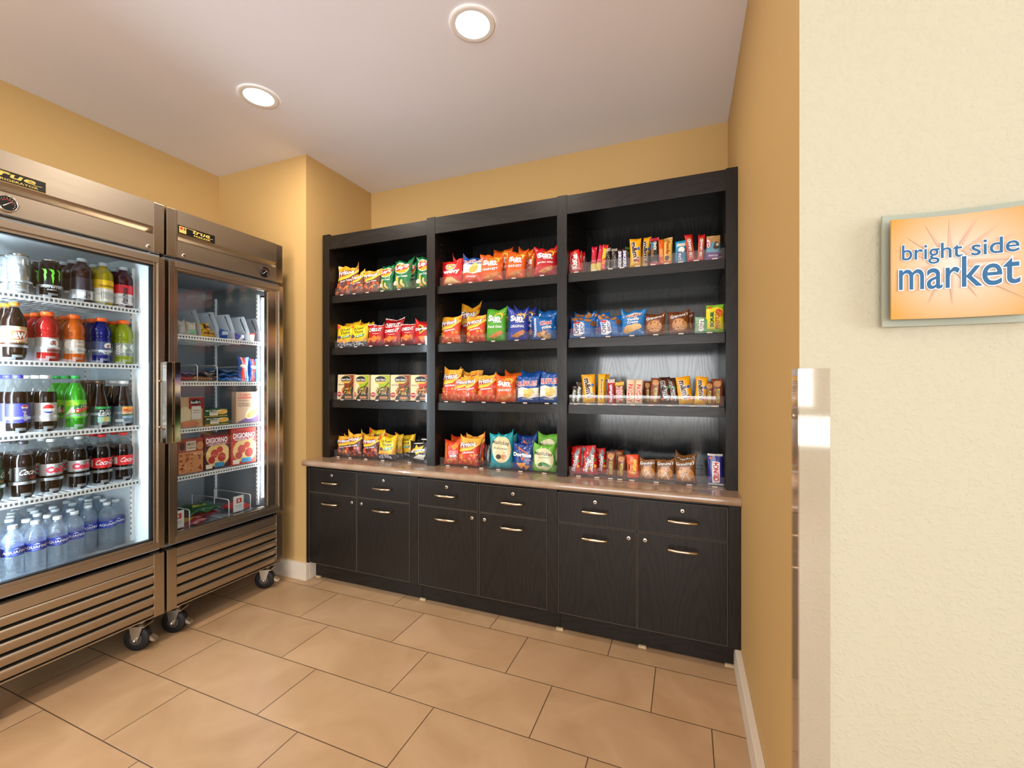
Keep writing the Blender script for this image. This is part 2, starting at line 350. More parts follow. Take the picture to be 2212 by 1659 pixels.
def sun(base, sub, subc=WH):
    return (base, [('e', .18, .76, .20, .13, '#F9C03A'), ('e', .17, .74, .15, .095, base)]+[('p', [(.18+.22*math.cos(a-.09), .76+.15*math.sin(a-.09)), (.18+.32*math.cos(a), .76+.21*math.sin(a)), (.18+.22*math.cos(a+.09), .76+.15*math.sin(a+.09))], '#F9C03A') for a in (.2, .7, 1.2, 1.7, 2.2, 2.7)]+
        [('t', 'Sun', -.04, .69, .62, .19, WH, dict(sh=.1, b=.05)), ('t', 'CHIPS', .12, .57, .42, .055, WH, dict(b=.03)), ('t', sub, .0, .43, .7, .09, subc, dict(b=.01, sh=.15)),
         ('p', [(-.3, .12), (.1, .26), (.34, .18), (-.02, .07)], '#D98A3E'), ('p', [(-.1, .2), (.3, .31), (.4, .23), (.06, .13)], '#C9752C')])
def lays(base, word, low):
    return (base, [('e', 0, .72, .42, .21, WH), ('e', 0, .715, .39, .185, '#F5A81C'), ('p', [(-.44, .68), (-.3, .82), (.44, .84), (.40, .70), (-.3, .60)], '#C41F1D'),
        ('t', "Lay's", .0, .735, .68, .17, WH, dict(rot=10, sh=.2, b=.04)), ('t', word, .05, .43, .62, .075, WH, dict(rot=4)), ('e', -.25, .2, .17, .07, '#E9E3D6', 10), ('c', -.2, .08, .42, .32, ['#F6CE74', '#EDB850'], 3, .12, low)])
def vertical(word, c, ol=None, x=0, w=.8, h=.5, cy=.5, rot=90, sh=0, b=.03, g=.05):
    # text running up the pack: width along the pack
    return ('v', word, x, cy, w, h, c, dict(rot=rot, ol=ol, sh=sh, b=b, g=g))
def noodle(c2, chips, word=None):
    art = [('p', [(-.08, .55), (-.08, 1), (.5, 1), (.5, .3), (-.08, .3)], c2), ('e', .02, .82, .33, .16, '#E7D9B0'), ('e', .02, .82, .31, .145, '#2A2019'), ('p', [(-.3, .74), (.33, .74), (.2, .66), (-.16, .66)], '#E2B44E'),
        ('t', "Annie Chun's", .02, .82, .54, .09, WH, dict(sh=.2, b=.02)), ('e', .2, .33, .36, .2, '#3A2A20', 15), ('c', -.2, .22, .36, .5, chips, 14, .05, 5), ('p', [(.2, .5), (.48, .72), (.49, .69), (.22, .46)], '#3A1F14'),
        ('e', -.36, .2, .13, .1, '#C3202A'), ('r', -.46, .19, -.26, .225, '#E9D9D4'), ('p', [(-.25, .0), (-.16, .16), (.5, .22), (.5, 0)], '#2B2320'), ('r', .0, .03, .42, .13, '#C98A58')]
    if word: art.append(('t', word, -.27, .60, .36, .045, '#6A4A2A'))
    return ('#E9CFA4', art)
PB = {   # name, desc, category, base, art, bulge, aspect
 'fritos_orig': ('snack_bag', 'gold and red corn chip bag', fritos('#CF3A1C', 0, 'ORIGINAL')),
 'fritos_bbq': ('snack_bag', 'gold and brown twisted chip bag', fritos('#6E3A2C', 0, 'Flavor Twists', ['#D9622E', '#C04A22', '#E9894A', '#5E626E'])),
 'fritos_chili': ('snack_bag', 'gold and maroon chip bag', fritos('#5A1712', 0, 'CHILI CHEESE', ['#E06A38', '#C84E26', '#A93A20'])),
 'sun_orange': ('snack_bag', 'orange multigrain chip bag', sun('#DD5B17', 'HARVEST')),
 'sun_red': ('snack_bag', 'red multigrain chip bag', sun('#B81C22', 'garden salsa')),
 'sun_green': ('snack_bag', 'green multigrain chip bag', sun('#4FA02A', 'French Onion')),
 'sun_blue': ('snack_bag', 'blue multigrain chip bag', sun('#2C3E9C', 'ORIGINAL')),
 'lays_green': ('snack_bag', 'green potato chip bag', lays('#12713C', 'Sour Cream', 11)),
 'lays_red': ('snack_bag', 'red wavy potato chip bag', ('#C8201C', [('p', [(-.5, 1), (-.1, .78), (.5, 1)], '#E22B22'), ('e', 0, .74, .24, .15, WH), ('e', 0, .74, .22, .13, '#F2B330'), ('r', -.2, .7, .2, .79, '#A81A18'), ('t', "Lay's", 0, .745, .34, .12, WH, dict(b=.03, sh=.2)),
        ('t', 'wavy', .04, .49, .78, .17, WH, dict(rot=3, b=.05)), ('p', [(-.34, .06), (-.15, .3), (.1, .28), (.42, .05)], '#E9B878')])),
 'ruffles': ('snack_bag', 'blue and white ridged chip bag', ('#1B4F9C', [('p', [(-.5, .16), (-.2, .2), (.1, .14), (.5, .22), (.5, .56), (.1, .5), (-.2, .56), (-.5, .52)], '#F0ECE2'), ('e', .1, .32, .26, .13, '#E2BC5A', 20), ('e', -.05, .4, .16, .07, '#F0D487', -15), ('e', .15, .45, .14, .06, '#EBC86C', 25),
        ('t', 'RUFFLES', 0, .70, .86, .18, '#C8202A', dict(rot=3, ol=WH, b=.03, g=.05)), ('t', 'ORIGINAL', .02, .12, .5, .06, WH)])),
 'ruffles_ched': ('snack_bag', 'blue, white and orange ridged chip bag', ('#D9451F', [('p', [(-.5, .35), (-.2, .38), (.1, .32), (.5, .4), (.5, .8), (-.5, .76)], '#F2EDE4'), ('p', [(-.5, .74), (.1, .68), (.5, .74), (.5, 1), (-.5, 1)], '#15438C'), ('e', .1, .52, .24, .14, '#DFAE45', 30), ('e', .18, .68, .14, .06, '#EBC467'),
        ('t', 'RUFFLES', .04, .84, .84, .14, '#D42A2C', dict(rot=6, ol=WH, b=.02, g=.05)), ('t', 'Cheddar', .02, .22, .5, .08, WH, dict(sh=.2))])),
 'wheat_thins': ('snack_bag', 'yellow toasted wheat chip bag', ('#F3BE1E', [('r', -.5, 0, .5, .22, '#252238'), ('c', -.4, .24, .45, .34, ['#E9963A', '#F0B04A'], 5, .09, 4), ('p', [(-.5, .98), (-.36, .98), (-.3, .86), (-.5, .8)], '#E5502A'), ('e', .05, .66, .36, .26, '#F9D92C', 0), ('t', 'Wheat', .02, .79, .58, .15, '#1D1A16', dict(rot=8, sh=.1)),
        ('t', 'Thins', .05, .63, .52, .14, '#1D1A16', dict(rot=8, sh=.1)), ('p', [(-.12, .36), (-.06, .48), (.36, .56), (.32, .44)], '#2C8A36'), ('t', 'VEGGIE', .12, .46, .36, .075, WH, dict(rot=12)), ('e', -.27, .44, .11, .075, '#5C4A66'), ('t', 'CHIPS', 0, .09, .72, .10, WH, dict(b=.02)), ('t', 'TOASTED', 0, .18, .5, .035, WH)])),
 'cheezit': ('snack_bag', 'red cheese cracker bag', ('#B51417', [('p', [(-.5, .0), (.5, .0), (.5, .2), (-.5, .16)], '#7E0E12'), ('r', -.5, .95, .5, 1, '#E9C9C0'), ('t', 'CHEEZ-IT', 0, .74, .8, .17, WH, dict(b=.03, ol='#6E0C0E', rot=2)), ('p', [(-.02, .5), (.26, .34), (.0, .14), (-.28, .3)], '#F07F2C'), ('p', [(.18, .46), (.42, .4), (.36, .2), (.2, .3)], '#E66C22'), ('p', [(-.44, .34), (-.24, .38), (-.3, .14), (-.42, .16)], '#D9832F'), ('t', 'Original', .05, .55, .4, .05, WH)])),
 'doritos_red': ('snack_bag', 'red tortilla chip bag', ('#C11A1A', [('p', [(-.22, .88), (.32, .62), (-.12, .40)], '#F7B52A'), ('p', [(-.17, .79), (.2, .62), (-.1, .48)], '#1A1210'), ('t', 'Doritos', 0, .64, .84, .13, WH, dict(b=.04, ol=BK, rot=6)), ('p', [(-.2, .3), (.35, .33), (.05, .04)], '#EE8A34'), ('p', [(.1, .24), (.45, .2), (.3, .02)], '#DE6E28')])),
 'doritos_blue': ('snack_bag', 'blue tortilla chip bag', ('#14367F', [('p', [(-.18, .86), (.3, .62), (.0, .34)], OR), ('p', [(-.12, .78), (.2, .62), (.0, .44)], '#14367F'), ('t', 'Doritos', 0, .57, .88, .15, WH, dict(b=.05, ol='#0C1B3C', rot=-2)), ('t', 'COOL RANCH', .28, .38, .28, .05, '#F2A9A0'), ('p', [(-.26, .26), (.2, .27), (-.05, .02)], '#EFA050'), ('p', [(.1, .2), (.38, .17), (.15, .0)], '#E08E3C')])),
 'chex_blue': ('snack_bag', 'royal blue snack mix bag', ('#1A5FA8', [('t', 'Chex', .1, .68, .5, .16, RD, dict(ol=WH, rot=8, b=.03)), ('t', 'mix', .14, .50, .42, .14, WH, dict(ol='#14224E', rot=8, b=.03)), vertical('TRADITIONAL', WH, x=-.36, w=.8, h=.10), ('c', -.25, .06, .22, .34, ['#D89A55', '#B8713A', '#E9C08A'], 6, .08, 9)])),
 'chex_ched': ('snack_bag', 'vermilion cheddar snack mix bag', ('#D23E1B', [('e', .2, .78, .2, .13, '#F08C20'), ('t', 'Chex', .14, .52, .56, .14, RD, dict(ol=WH, rot=8, b=.03)), ('t', 'mix', .16, .38, .44, .13, WH, dict(ol='#14224E', rot=8, b=.03)), vertical('CHEDDAR', '#F5A23A', x=-.34, w=.62, h=.12, cy=.6), ('c', -.3, .05, .35, .26, ['#E9A055', '#C9713A'], 6, .08, 9)])),
 'vickie_teal': ('snack_bag', 'teal and cream kettle chip bag', ('#1497A3', [('e', .02, .55, .43, .40, '#E8D3A2'), ('t', 'MissVickies', 0, .74, .72, .12, '#231C14', dict(rot=-6, sh=.2)), ('t', 'SEA SALT & VINEGAR', .0, .57, .6, .05, '#3C6A5C', dict(rot=-4)), ('e', -.1, .33, .12, .07, '#4A3526'), ('e', .14, .33, .13, .08, '#C88A5A'), ('e', .16, .43, .05, .06, '#D9B89A')])),
 'vickie_green': ('snack_bag', 'lime and cream kettle chip bag', ('#6DB33A', [('e', .0, .46, .45, .42, '#E6DDB0'), ('t', 'MissVickies', 0, .66, .78, .14, '#231C14', dict(rot=-3, sh=.2)), ('t', 'JALAPENO', .02, .51, .5, .06, '#5A8A3C'), ('e', -.12, .27, .15, .07, '#2E7D33', 20), ('e', .12, .25, .2, .06, '#3A8F3A', -15), ('e', .0, .3, .08, .05, '#256B2C')])),
 'dark_bag': ('snack_bag', 'dark glossy maroon bag', ('#2A1A18', [('p', [(-.3, 1), (.1, .9), (-.1, .2)], '#5A2420'), ('p', [(.1, .8), (.3, .5), (.2, .1)], '#6A5A50')])),
 'popcorn': ('snack_bag', 'black bag with yellow star burst', ('#1A1814', [('p', [(-.25, .6), (-.12, .66), (-.08, .84), (.05, .68), (.3, .78), (.22, .58), (.34, .42), (.1, .42), (-.05, .3), (-.12, .45), (-.36, .44)], '#E9B71E'), ('p', [(-.34, .42), (-.34, .52), (.36, .62), (.36, .5)], WH), ('p', [(-.26, .45), (-.26, .49), (.28, .57), (.28, .53)], '#3A3024'), ('p', [(-.2, .16), (.1, .34), (.4, .3), (.3, .06)], '#D9D4C4'), ('e', 0, .9, .24, .025, WH, 4)])),
 'chips_ahoy': ('cookie_bag', 'blue chocolate chip cookie bag', ('#1466B4', [('e', -.35, .9, .12, .09, '#B87838'), ('e', -.1, .93, .11, .08, '#A8662C'), ('e', .18, .86, .14, .1, '#B87838'), ('e', .4, .66, .12, .13, '#7A4A20'), ('p', [(-.34, .1), (-.38, .7), (-.1, .78), (.06, .66), (.08, .2), (-.1, .08)], WH), vertical('CHIPS', NV, x=-.24, w=.5, h=.2, cy=.42), vertical('AHOY!', NV, x=-.02, w=.44, h=.17, cy=.44), ('r', -.36, .68, -.1, .76, RD), vertical('mini', RD, x=-.44, w=.3, h=.09, cy=.32)])),
 'sandwich_cookie': ('cookie_bag', 'sky blue sandwich cookie bag', ('#1E78BE', [('e', 0, .8, .34, .09, '#D9C6C0', 6), ('t', "Grandma's", 0, .79, .66, .1, '#9A3C34', dict(rot=5, sh=.2)), ('t', 'Vanilla', 0, .64, .5, .11, WH, dict(rot=5, b=.03)), ('t', 'Creme', 0, .52, .46, .1, WH, dict(rot=5, b=.03)), ('e', -.06, .28, .26, .14, '#E0B06A'), ('e', .16, .34, .22, .12, '#EBC384'), ('e', -.2, .18, .16, .1, '#D9A45A')])),
 'brown_cookie': ('cookie_bag', 'brown cookie bag', ('#7A4223', [('t', "Grandma's", 0, .8, .84, .14, WH, dict(rot=12, sh=.2, ol='#33180C', b=.02)), ('e', .0, .38, .36, .28, '#C98A50'), ('e', .06, .42, .26, .18, '#D99E62'), ('c', -.28, .2, .32, .58, ['#4A2412'], 14, .035, 2)])),
 'choc_cookie': ('cookie_bag', 'wide brown chocolate chip cookie bag', ('#8A5A30', [('e', .02, .36, .42, .3, '#C7894A'), ('e', -.1, .4, .2, .2, '#D69C5E'), ('c', -.36, .12, .4, .56, ['#3C1E10'], 16, .035, 8), ('t', "Grandma's", 0, .82, .86, .15, WH, dict(rot=6, sh=.2, ol='#33180C', b=.02)), ('p', [(-.18, .1), (.04, .46), (.24, .1), (.2, .1), (.04, .38), (-.14, .1)], '#EFE6D8')])),
 'gum': ('gum_pack', 'pale green chewing gum pack', ('#9CC9A0', [('r', .12, 0, .5, 1, '#5FA66A'), vertical('extra', WH, '#4A7C5A', x=-.1, w=.8, h=.5, b=.04)])),
 'sour_candy': ('candy_bag', 'lime and yellow sour candy bag', ('#8CC63A', [('p', [(-.5, .12), (.5, .12), (.5, .82), (.1, .92), (-.5, .84)], '#F4DE22'), ('e', .22, .74, .2, .1, '#E4503A'), ('e', .3, .64, .16, .09, '#EE7A2E'), vertical('SOUR', '#2F7D2C', '#12220E', x=-.16, w=.56, h=.2, cy=.46), vertical('PATCH', '#F08A24', '#12220E', x=.14, w=.62, h=.22, cy=.44), ('e', -.3, .9, .15, .03, '#E86A2A', 10)])),
 'kitkat': ('candy_bar', 'red wafer bar', ('#D4161A', [('e', 0, .48, .36, .42, '#E9C7B4', 0), ('e', 0, .48, .33, .40, '#D4161A'), vertical('KitKat', WH, x=0, w=.66, h=.44, cy=.48, rot=80, b=.05)])),
 'chew_bar': ('candy_bar', 'crimson chewy candy bar', ('#C41A38', [('r', -.5, 0, .5, .3, '#D8C25A'), ('r', -.4, .4, .4, .42, '#E9A0A0')])),
 'fruit_bar': ('candy_bar', 'red and yellow fruit chew bar', ('#D63A22', [('p', [(-.5, .4), (.5, .5), (.5, .8), (-.5, .86)], '#EFC024'), ('e', 0, .3, .3, .1, '#F0903A')])),
 'cookie_bar': ('candy_bar', 'dark brown and silver bar with white script', ('#231610', [('r', -.5, .86, .5, 1, '#9A928A'), ('c', -.28, .1, .28, .78, ['#E2D8C2'], 16, .07, 6)])),
 'snickers': ('candy_bar', 'brown nougat bar with violet outlined lettering', ('#4A2A1C', [('p', [(-.3, .08), (.4, .1), (.4, .9), (-.3, .88)], '#6B4A9C'), vertical('SNICKERS', WH, NV, x=0, w=.82, h=.7, rot=-90, b=.03, g=.06)])),
 'green_bar': ('candy_bar', 'olive green nut bar', ('#4C6B2A', [('r', -.5, .8, .5, .9, '#2A1A10')])),
 'mm_yellow': ('candy_bag', 'yellow peanut candy bag', ('#F0A916', [('p', [(-.34, .1), (.32, .14), (.28, .9), (-.3, .86)], '#F5B81E'), vertical('m&m\'s', '#4A2412', WH, x=0, w=.7, h=.5, cy=.52, rot=-82, b=.05, g=.04), ('e', .3, .62, .11, .05, '#2C6CC0'), ('e', .25, .2, .1, .045, RD), ('e', -.28, .12, .16, .05, '#F6D24A')])),
 'mm_brown': ('candy_bag', 'brown chocolate candy bag', ('#3F2014', [('p', [(-.3, .1), (.32, .14), (.28, .9), (-.3, .86)], '#552C1C'), vertical("m&m's", '#2A140C', WH, x=0, w=.7, h=.5, cy=.5, rot=-82, b=.05, g=.06), ('e', .3, .62, .11, .05, '#3E9A3C'), ('e', -.3, .2, .1, .045, OR)])),
 'kind_bar': ('candy_bar', 'black nut bar with dotted red ends', ('#241A18', [('r', -.5, .88, .5, 1, '#B8283A'), ('r', -.5, 0, .5, .12, '#A82A3A'), ('c', -.45, .02, .45, .1, ['#F0DADA'], 10, .03, 1), ('c', -.45, .9, .45, .98, ['#F0DADA'], 10, .03, 2), ('r', -.32, .3, -.05, .62, '#8A5A34'), vertical('KIND', WH, x=.1, w=.3, h=.3, cy=.7), ('p', [(-.3, .6), (-.05, .6), (-.05, .84), (-.3, .84)], '#3C7A8A')])),
 'power_bar_orange': ('candy_bar', 'plain orange protein bar', ('#E2631A', [('r', -.3, .3, .3, .6, '#F4A05A')])),
 'power_bar': ('candy_bar', 'gold and yellow protein bar', ('#E8B84A', [('p', [(-.5, .85), (.5, .9), (.5, 1), (-.5, 1)], '#B88A3C'), vertical('PowerBar', '#A8281C', x=.02, w=.52, h=.42, cy=.6, sh=.2, rot=-90), ('e', -.05, .22, .26, .09, '#4A2412'), ('r', -.5, .0, .5, .12, '#D9742A')])),
 'luna': ('candy_bar', 'turquoise coconut bar', ('#1B8FB5', [('r', -.35, .74, .4, .88, '#D9D4CC'), ('e', .06, .58, .3, .13, '#F3F1EC'), ('r', -.3, .08, .12, .5, '#2B3AA0'), vertical('LUNA', WH, x=-.08, w=.34, h=.28, cy=.28)])),
 'hundred_grand': ('candy_bar', 'red caramel bar with gold outline', ('#C81C1E', [('e', 0, .5, .38, .40, '#E0A83C'), ('e', 0, .5, .33, .385, '#A81418'), vertical('100 GRAND', WH, x=0, w=.66, h=.4, cy=.5)])),
 'clif': ('candy_bar', 'tan, sky and purple energy bar', ('#5FA8C4', [('p', [(-.5, .68), (0, .74), (.5, .66), (.5, 1), (-.5, 1)], '#B98A54'), ('r', -.5, 0, .5, .3, '#6B2F86'), vertical('CLIF', WH, '#C2281E', x=-.34, w=.36, h=.24, cy=.68, g=.12), ('p', [(.0, .5), (.14, .76), (.34, .72), (.46, .46), (.2, .4)], '#4A3A30'), ('e', .3, .62, .1, .06, '#D9C8A8'), ('t', 'CHOCOLATE CHIP', .05, .16, .7, .05, WH)])),
 'milky_bar': ('candy_bar', 'dark bar with green outlined script', ('#2E1A14', [vertical('MilkyWay', WH, '#3C7A34', x=0, w=.72, h=.5, cy=.44, sh=.2, g=.07), ('r', -.5, .86, .5, 1, '#4A3A34')])),
 'butter_bar': ('candy_bar', 'yellow peanut butter bar', ('#F2AE18', [('r', -.12, .1, .3, .86, '#F6C73A'), vertical('Butterfinger', '#1C3F9C', x=.05, w=.72, h=.36, cy=.46, sh=.2, rot=-90)])),
 'fast_break': ('candy_bar', 'red and silver nougat bar', ('#B81A24', [('r', -.5, .84, .5, 1, '#C9B8B0'), vertical('BabyRuth', WH, '#3A2C7A', x=.04, w=.7, h=.5, cy=.42, g=.06)])),
 'twix': ('candy_bar', 'gold caramel bar with red lettering', ('#8A5A26', [('r', -.5, .8, .5, .95, '#D9AE3C'), vertical('TWIX', '#D8201E', WH, x=0, w=.66, h=.56, cy=.42, g=.05)])),
 'payday': ('candy_bar', 'cream peanut bar with orange red lettering', ('#E9C9A8', [('r', -.34, .04, .36, .84, '#F2D9BE'), vertical('PAYDAY', '#D0321C', x=0, w=.74, h=.56, cy=.44, b=.04, rot=-90)])),
 'granola': ('candy_bar', 'brown granola bar with yellow name panel', ('#7A3A20', [('e', .0, .82, .34, .12, '#C48A50'), ('r', -.1, .1, .2, .62, '#D9B53A'), vertical('NATURE', '#2C4A22', x=.05, w=.44, h=.2, cy=.36), ('e', -.3, .2, .12, .1, '#A86A38')])),
 'skittles': ('candy_bag', 'red fruit candy bag', ('#C61A1E', [('p', [(-.3, .62), (.2, .98), (.4, .8), (0, .55)], '#8A8A8E'), vertical('Skittles', WH, '#5E0E10', x=-.05, w=.6, h=.4, cy=.4, rot=78, g=.03), ('e', .3, .3, .12, .05, '#E9B81E'), ('e', .34, .5, .1, .045, '#3A9A3A'), ('e', -.32, .75, .1, .045, OR)])),
 'reeses': ('candy_bar', 'orange peanut butter cup pack', ('#E24A16', [('e', .0, .5, .42, .4, '#EE6A1C'), vertical('Reeses', YL, '#6A2A10', x=.08, w=.62, h=.44, cy=.5, rot=84, sh=.2, g=.03), ('r', -.34, .36, -.24, .6, '#5A1E0C')])),
 'crunch': ('candy_bar', 'royal blue crisp chocolate bar', ('#2A2A86', [('r', -.5, .93, .5, 1, '#C9C6C0'), ('r', -.5, 0, .5, .05, '#D9D6D0'), ('p', [(-.24, .06), (.26, .08), (.3, .74), (-.2, .76)], WH), vertical('CRUNCH', '#D11E2C', x=.03, w=.6, h=.4, cy=.42, b=.05), ('e', -.3, .86, .12, .04, '#D9562A')])),
 'noodle_brown': ('noodle_box', 'cream and brown noodle box', noodle('#8A4322', ['#E9B84A', '#5C7A2C', '#C8502A'], 'TERIYAKI')),
 'noodle_green': ('noodle_box', 'cream and lime noodle box', noodle('#9CAF1E', ['#D9B88A', '#A8703C', '#7C8A3C'])),
 'noodle_red': ('noodle_box', 'cream and red noodle box', noodle('#C8442A', ['#E0A868', '#B8683A', '#D98A4A'], 'PEANUT')),
}
def expand(art, asp):
    """texts that run up the pack: sizes given along and across it"""
    out = []
    for a in art:
        if a[0] == 'v':
            _, word, x, cy, w, h, c, o = a
            out.append(('t', word, x, cy, w/asp, h*asp, c, o))   # unrotated box: w of the height long, h of the width tall
        else: out.append(a)
    return out
PIECES = {}
def pieces(key, art, asp, nx=10, ny=12):
    k = (key, round(asp, 1))
    if k not in PIECES: PIECES[k] = art_pieces(expand(art, asp), asp, nx, ny)
    return PIECES[k]
def make_bag(key, w, h, D, seed, flare=.06, fold=1.0):
    name, desc, (base, art) = PB[key]; R = random.Random(seed); ph = [R.uniform(0, 6.28) for _ in range(6)]; am = R.uniform(.7, 1.5)*fold
    sk = R.uniform(-1, 1)*.05*h*fold; ns = R.choice((2, 3))
    def surf(P, off, side=-1):
        P = np.asarray(P, float); u = P[:, 0]; v = P[:, 1]
        e = np.clip(1-np.abs(2*u)**2.6, 0, 1)**.55
        b = np.clip((v-.03)/.16, 0, 1); t = np.clip((.95-v)/.22, 0, 1); vert = (b*b*(3-2*b))*(t*t*(3-2*t))
        vert = np.sqrt(np.maximum(vert, 0)); d = D/2*e*vert*(1+.12*np.sin(5*u+3*v+ph[0]))
        x = u*w*(1-flare*np.sin(np.pi*np.clip(v, 0, 1))) + .018*w*np.sin(4*v+ph[1])
        z = v*h + np.clip(v-.72, 0, 1)*(sk*u*4 + .05*h*np.sin(6*u+ph[2]) + fold*.34*h*(np.abs(2*u)**3-.25)*(1+.8*np.sin(ph[3])*np.sign(u)))*am
        seam = (1-vert)
        y = side*(d+off) + seam*am*(.0062*np.sin(ns*6.28*u+ph[3]))*(w/.12) + .006*np.clip(v-.8, 0, 1)*5*np.sin(3*u+ph[4])
        y = y + side*.0008*np.sin(21*u+9*v+ph[5])*np.sin(14*v+ph[1])*vert*min(1, w/.08)
        return np.stack([x, y, z], 1)
    mb = MB(); nx, ny = 10, 12; G = [(-.5+i/nx, j/ny) for j in range(ny+1) for i in range(nx+1)]
    F = [[j*(nx+1)+i, j*(nx+1)+i+1, (j+1)*(nx+1)+i+1, (j+1)*(nx+1)+i] for j in range(ny) for i in range(nx)]
    m = ink(base, 'foil'); mb.add(surf(G, .0004), F, m, True); mb.add(surf(G, .0004, 1), [f[::-1] for f in F], m, True)
    n = nx+1; rim = [i for i in range(n)]+[j*n+nx for j in range(1, ny+1)]+[ny*n+i for i in range(nx-1, -1, -1)]+[j*n for j in range(ny-1, 0, -1)]; k = len(G)
    for a, b in zip(rim, rim[1:]+rim[:1]): mb.f.append([b, a, a+k, b+k]); mb.m.append(0); mb.sm.append(True)
    print_art(mb, pieces(key, art, w/h), lambda V, o: surf(V, o), 'foil', .00025, .0013)
    return mb
def make_box(key, w, h, d, base, art, side='#D9C8A4', tilt=0):
    mb = MB(); mb.box((-w/2, 0, 0), (w/2, d, h), ink(base, 'card'), .0012)
    print_art(mb, pieces(key, art, w/h, 1, 1), lambda V, o: [(x*w*.985, -o, .003+y*(h-.006)) for x, y in V], 'card', .0002)
    return mb
# ---------------- the room
b = MB(); b.box((-5.2, -4.0, -.1), (4.0, 3.0, 0), M_tile); struct('floor', b)
b = MB(); b.box((-5.2, -4.0, CE), (4.0, 3.0, CE+.1), M_ceil); struct('ceiling', b)
b = MB(); b.box((XL-.12, -1.2, 0), (XL, YP, CE), M_gold); struct('wall_left', b)
b = MB(); b.box((XL-.12, YP, 0), (XA, 2.9, CE), M_gold); struct('wall_pier', b)
b = MB(); b.box((XA, YB, 0), (XW, 2.9, CE), M_gold); struct('wall_back', b)
b = MB(); b.box((XW, YC+.0012, 0), (XW+.15, 2.9, CE), M_gold); struct('wall_right', b)
b = MB(); b.box((XW, YC, 0), (4.0, YC+.0012, CE), M_cream); b.box((XW+.15, YC+.0012, 0), (4.0, YC+.15, CE), M_cream); struct('wall_front', b)
b = MB()   # lobby behind the photographer: rear and side walls with window openings
b.box((-5.2, -4.15, 0), (4.15, -4.0, .95), M_cream); b.box((-5.2, -4.15, 2.3), (4.15, -4.0, CE), M_cream)
b.box((-5.2, -4.15, .7), (-2.3, -4.0, 2.3), M_cream); b.box((1.5, -4.15, .7), (4.15, -4.0, 2.3), M_cream); struct('wall_rear', b)
b = MB(); b.box((4.0, -4.0, 0), (4.15, YC, .5), M_cream); b.box((4.0, -4.0, 2.6), (4.15, YC, CE), M_cream)
b.box((4.0, -4.0, .5), (4.15, -2.75, 2.6), M_cream); b.box((4.0, -.05, .5), (4.15, YC, 2.6), M_cream); struct('wall_side', b)
b = MB(); b.box((-5.35, -4.0, 0), (-5.2, -1.2, CE), M_cream); b.box((-5.35, -1.32, 0), (XL, -1.2, CE), M_cream); struct('wall_lobby', b)
def window(name, x0, x1, z0, z1, y, axis):
    b = MB(); n = 4; w = .045
    def bx(a0, a1, c0, c1): b.box(*(((a0, y-.04, c0), (a1, y+.04, c1)) if axis == 'y' else ((y-.04, a0, c0), (y+.04, a1, c1))), M_white)
    bx(x0, x1, z0, z0+w); bx(x0, x1, z1-w, z1)
    for i in range(n+1): c = x0+(x1-x0-w)*i/n; bx(c, c+w, z0, z1)
    struct(name, b)
window('window_1', -2.3, 1.5, .95, 2.3, -4.08, 'y'); window('window_2', -2.75, -.05, .5, 2.6, 4.08, 'x')
BH, BT = .108, .026
b = MB(); b.box((XL, YP-BT, 0), (XA+BT, YP, BH), M_white, .003); b.box((XA, YP, 0), (XA+BT, 2.20, BH), M_white, .003); struct('baseboard_left', b)
b = MB(); b.box((XL, -1.2, 0), (XL+BT, YP-BT, BH), M_white, .003); struct('baseboard_side', b)
b = MB(); b.box((XW-.024, YC, 0), (XW, 2.19, BH), M_white, .003); struct('baseboard_right', b)
b = MB(); b.box((XW, YC-.02, 0), (4.0, YC, BH), M_white, .003); struct('baseboard_front', b)
# clear plastic corner guard
b = MB(); b.box((XW-.0035, YC-.004, .02), (XW+.054, YC-.0005, 1.303), M_guard); b.box((XW-.0035, YC-.0005, .02), (XW-.0005, YC+.056, 1.303), M_guard)
g = b.build('corner_guard'); tag(g, 'clear plastic strip guarding the corner of the cream wall', 'corner guard')
b = MB(); b.lathe([(-.003, .0035), (0, .005), (.001, .005)], M_nickel, 12, (XW-.0045, YC+.03, 1.20), 'x'); b.build('screw', g, loc=(0, 0, 0))
# market sign: curved grey backing, curved orange face
def curved(b, x0, x1, z0, z1, y0, t, m, bow=.012):
    n = 16; V = []; 
    for i in range(n+1):
        s = i/n; dy = bow*(math.sin(math.pi*s)-1); x = x0+(x1-x0)*s
        V += [(x, y0+dy, z0), (x, y0+dy, z1), (x, y0+dy+t, z0), (x, y0+dy+t, z1)]
    F = []
    for i in range(n):
        a = 4*i; c = a+4; F += [(a, c, c+1, a+1), (a+2, a+3, c+3, c+2), (a+1, c+1, c+3, a+3), (a, a+2, c+2, c)]
    F += [(0, 1, 3, 2), (4*n, 4*n+2, 4*n+3, 4*n+1)]; b.add(V, F, m, False)
SX0, SX1, SZ0, SZ1 = .370, .567, 1.3945, 1.587
sg = thing('wall_sign', (.476, YC-.01, 1.49), 'orange and grey market sign with blue lettering on cream wall', 'sign')
b = MB(); curved(b, .363, .590, 1.383, 1.603, YC-.010, .006, mat('sign_backing', '#A3A897', .35)); b.build('backing', sg)
M_sign = mat('sign_orange', '#F2B45A', .4)   # printed glow: pale centre, orange corners
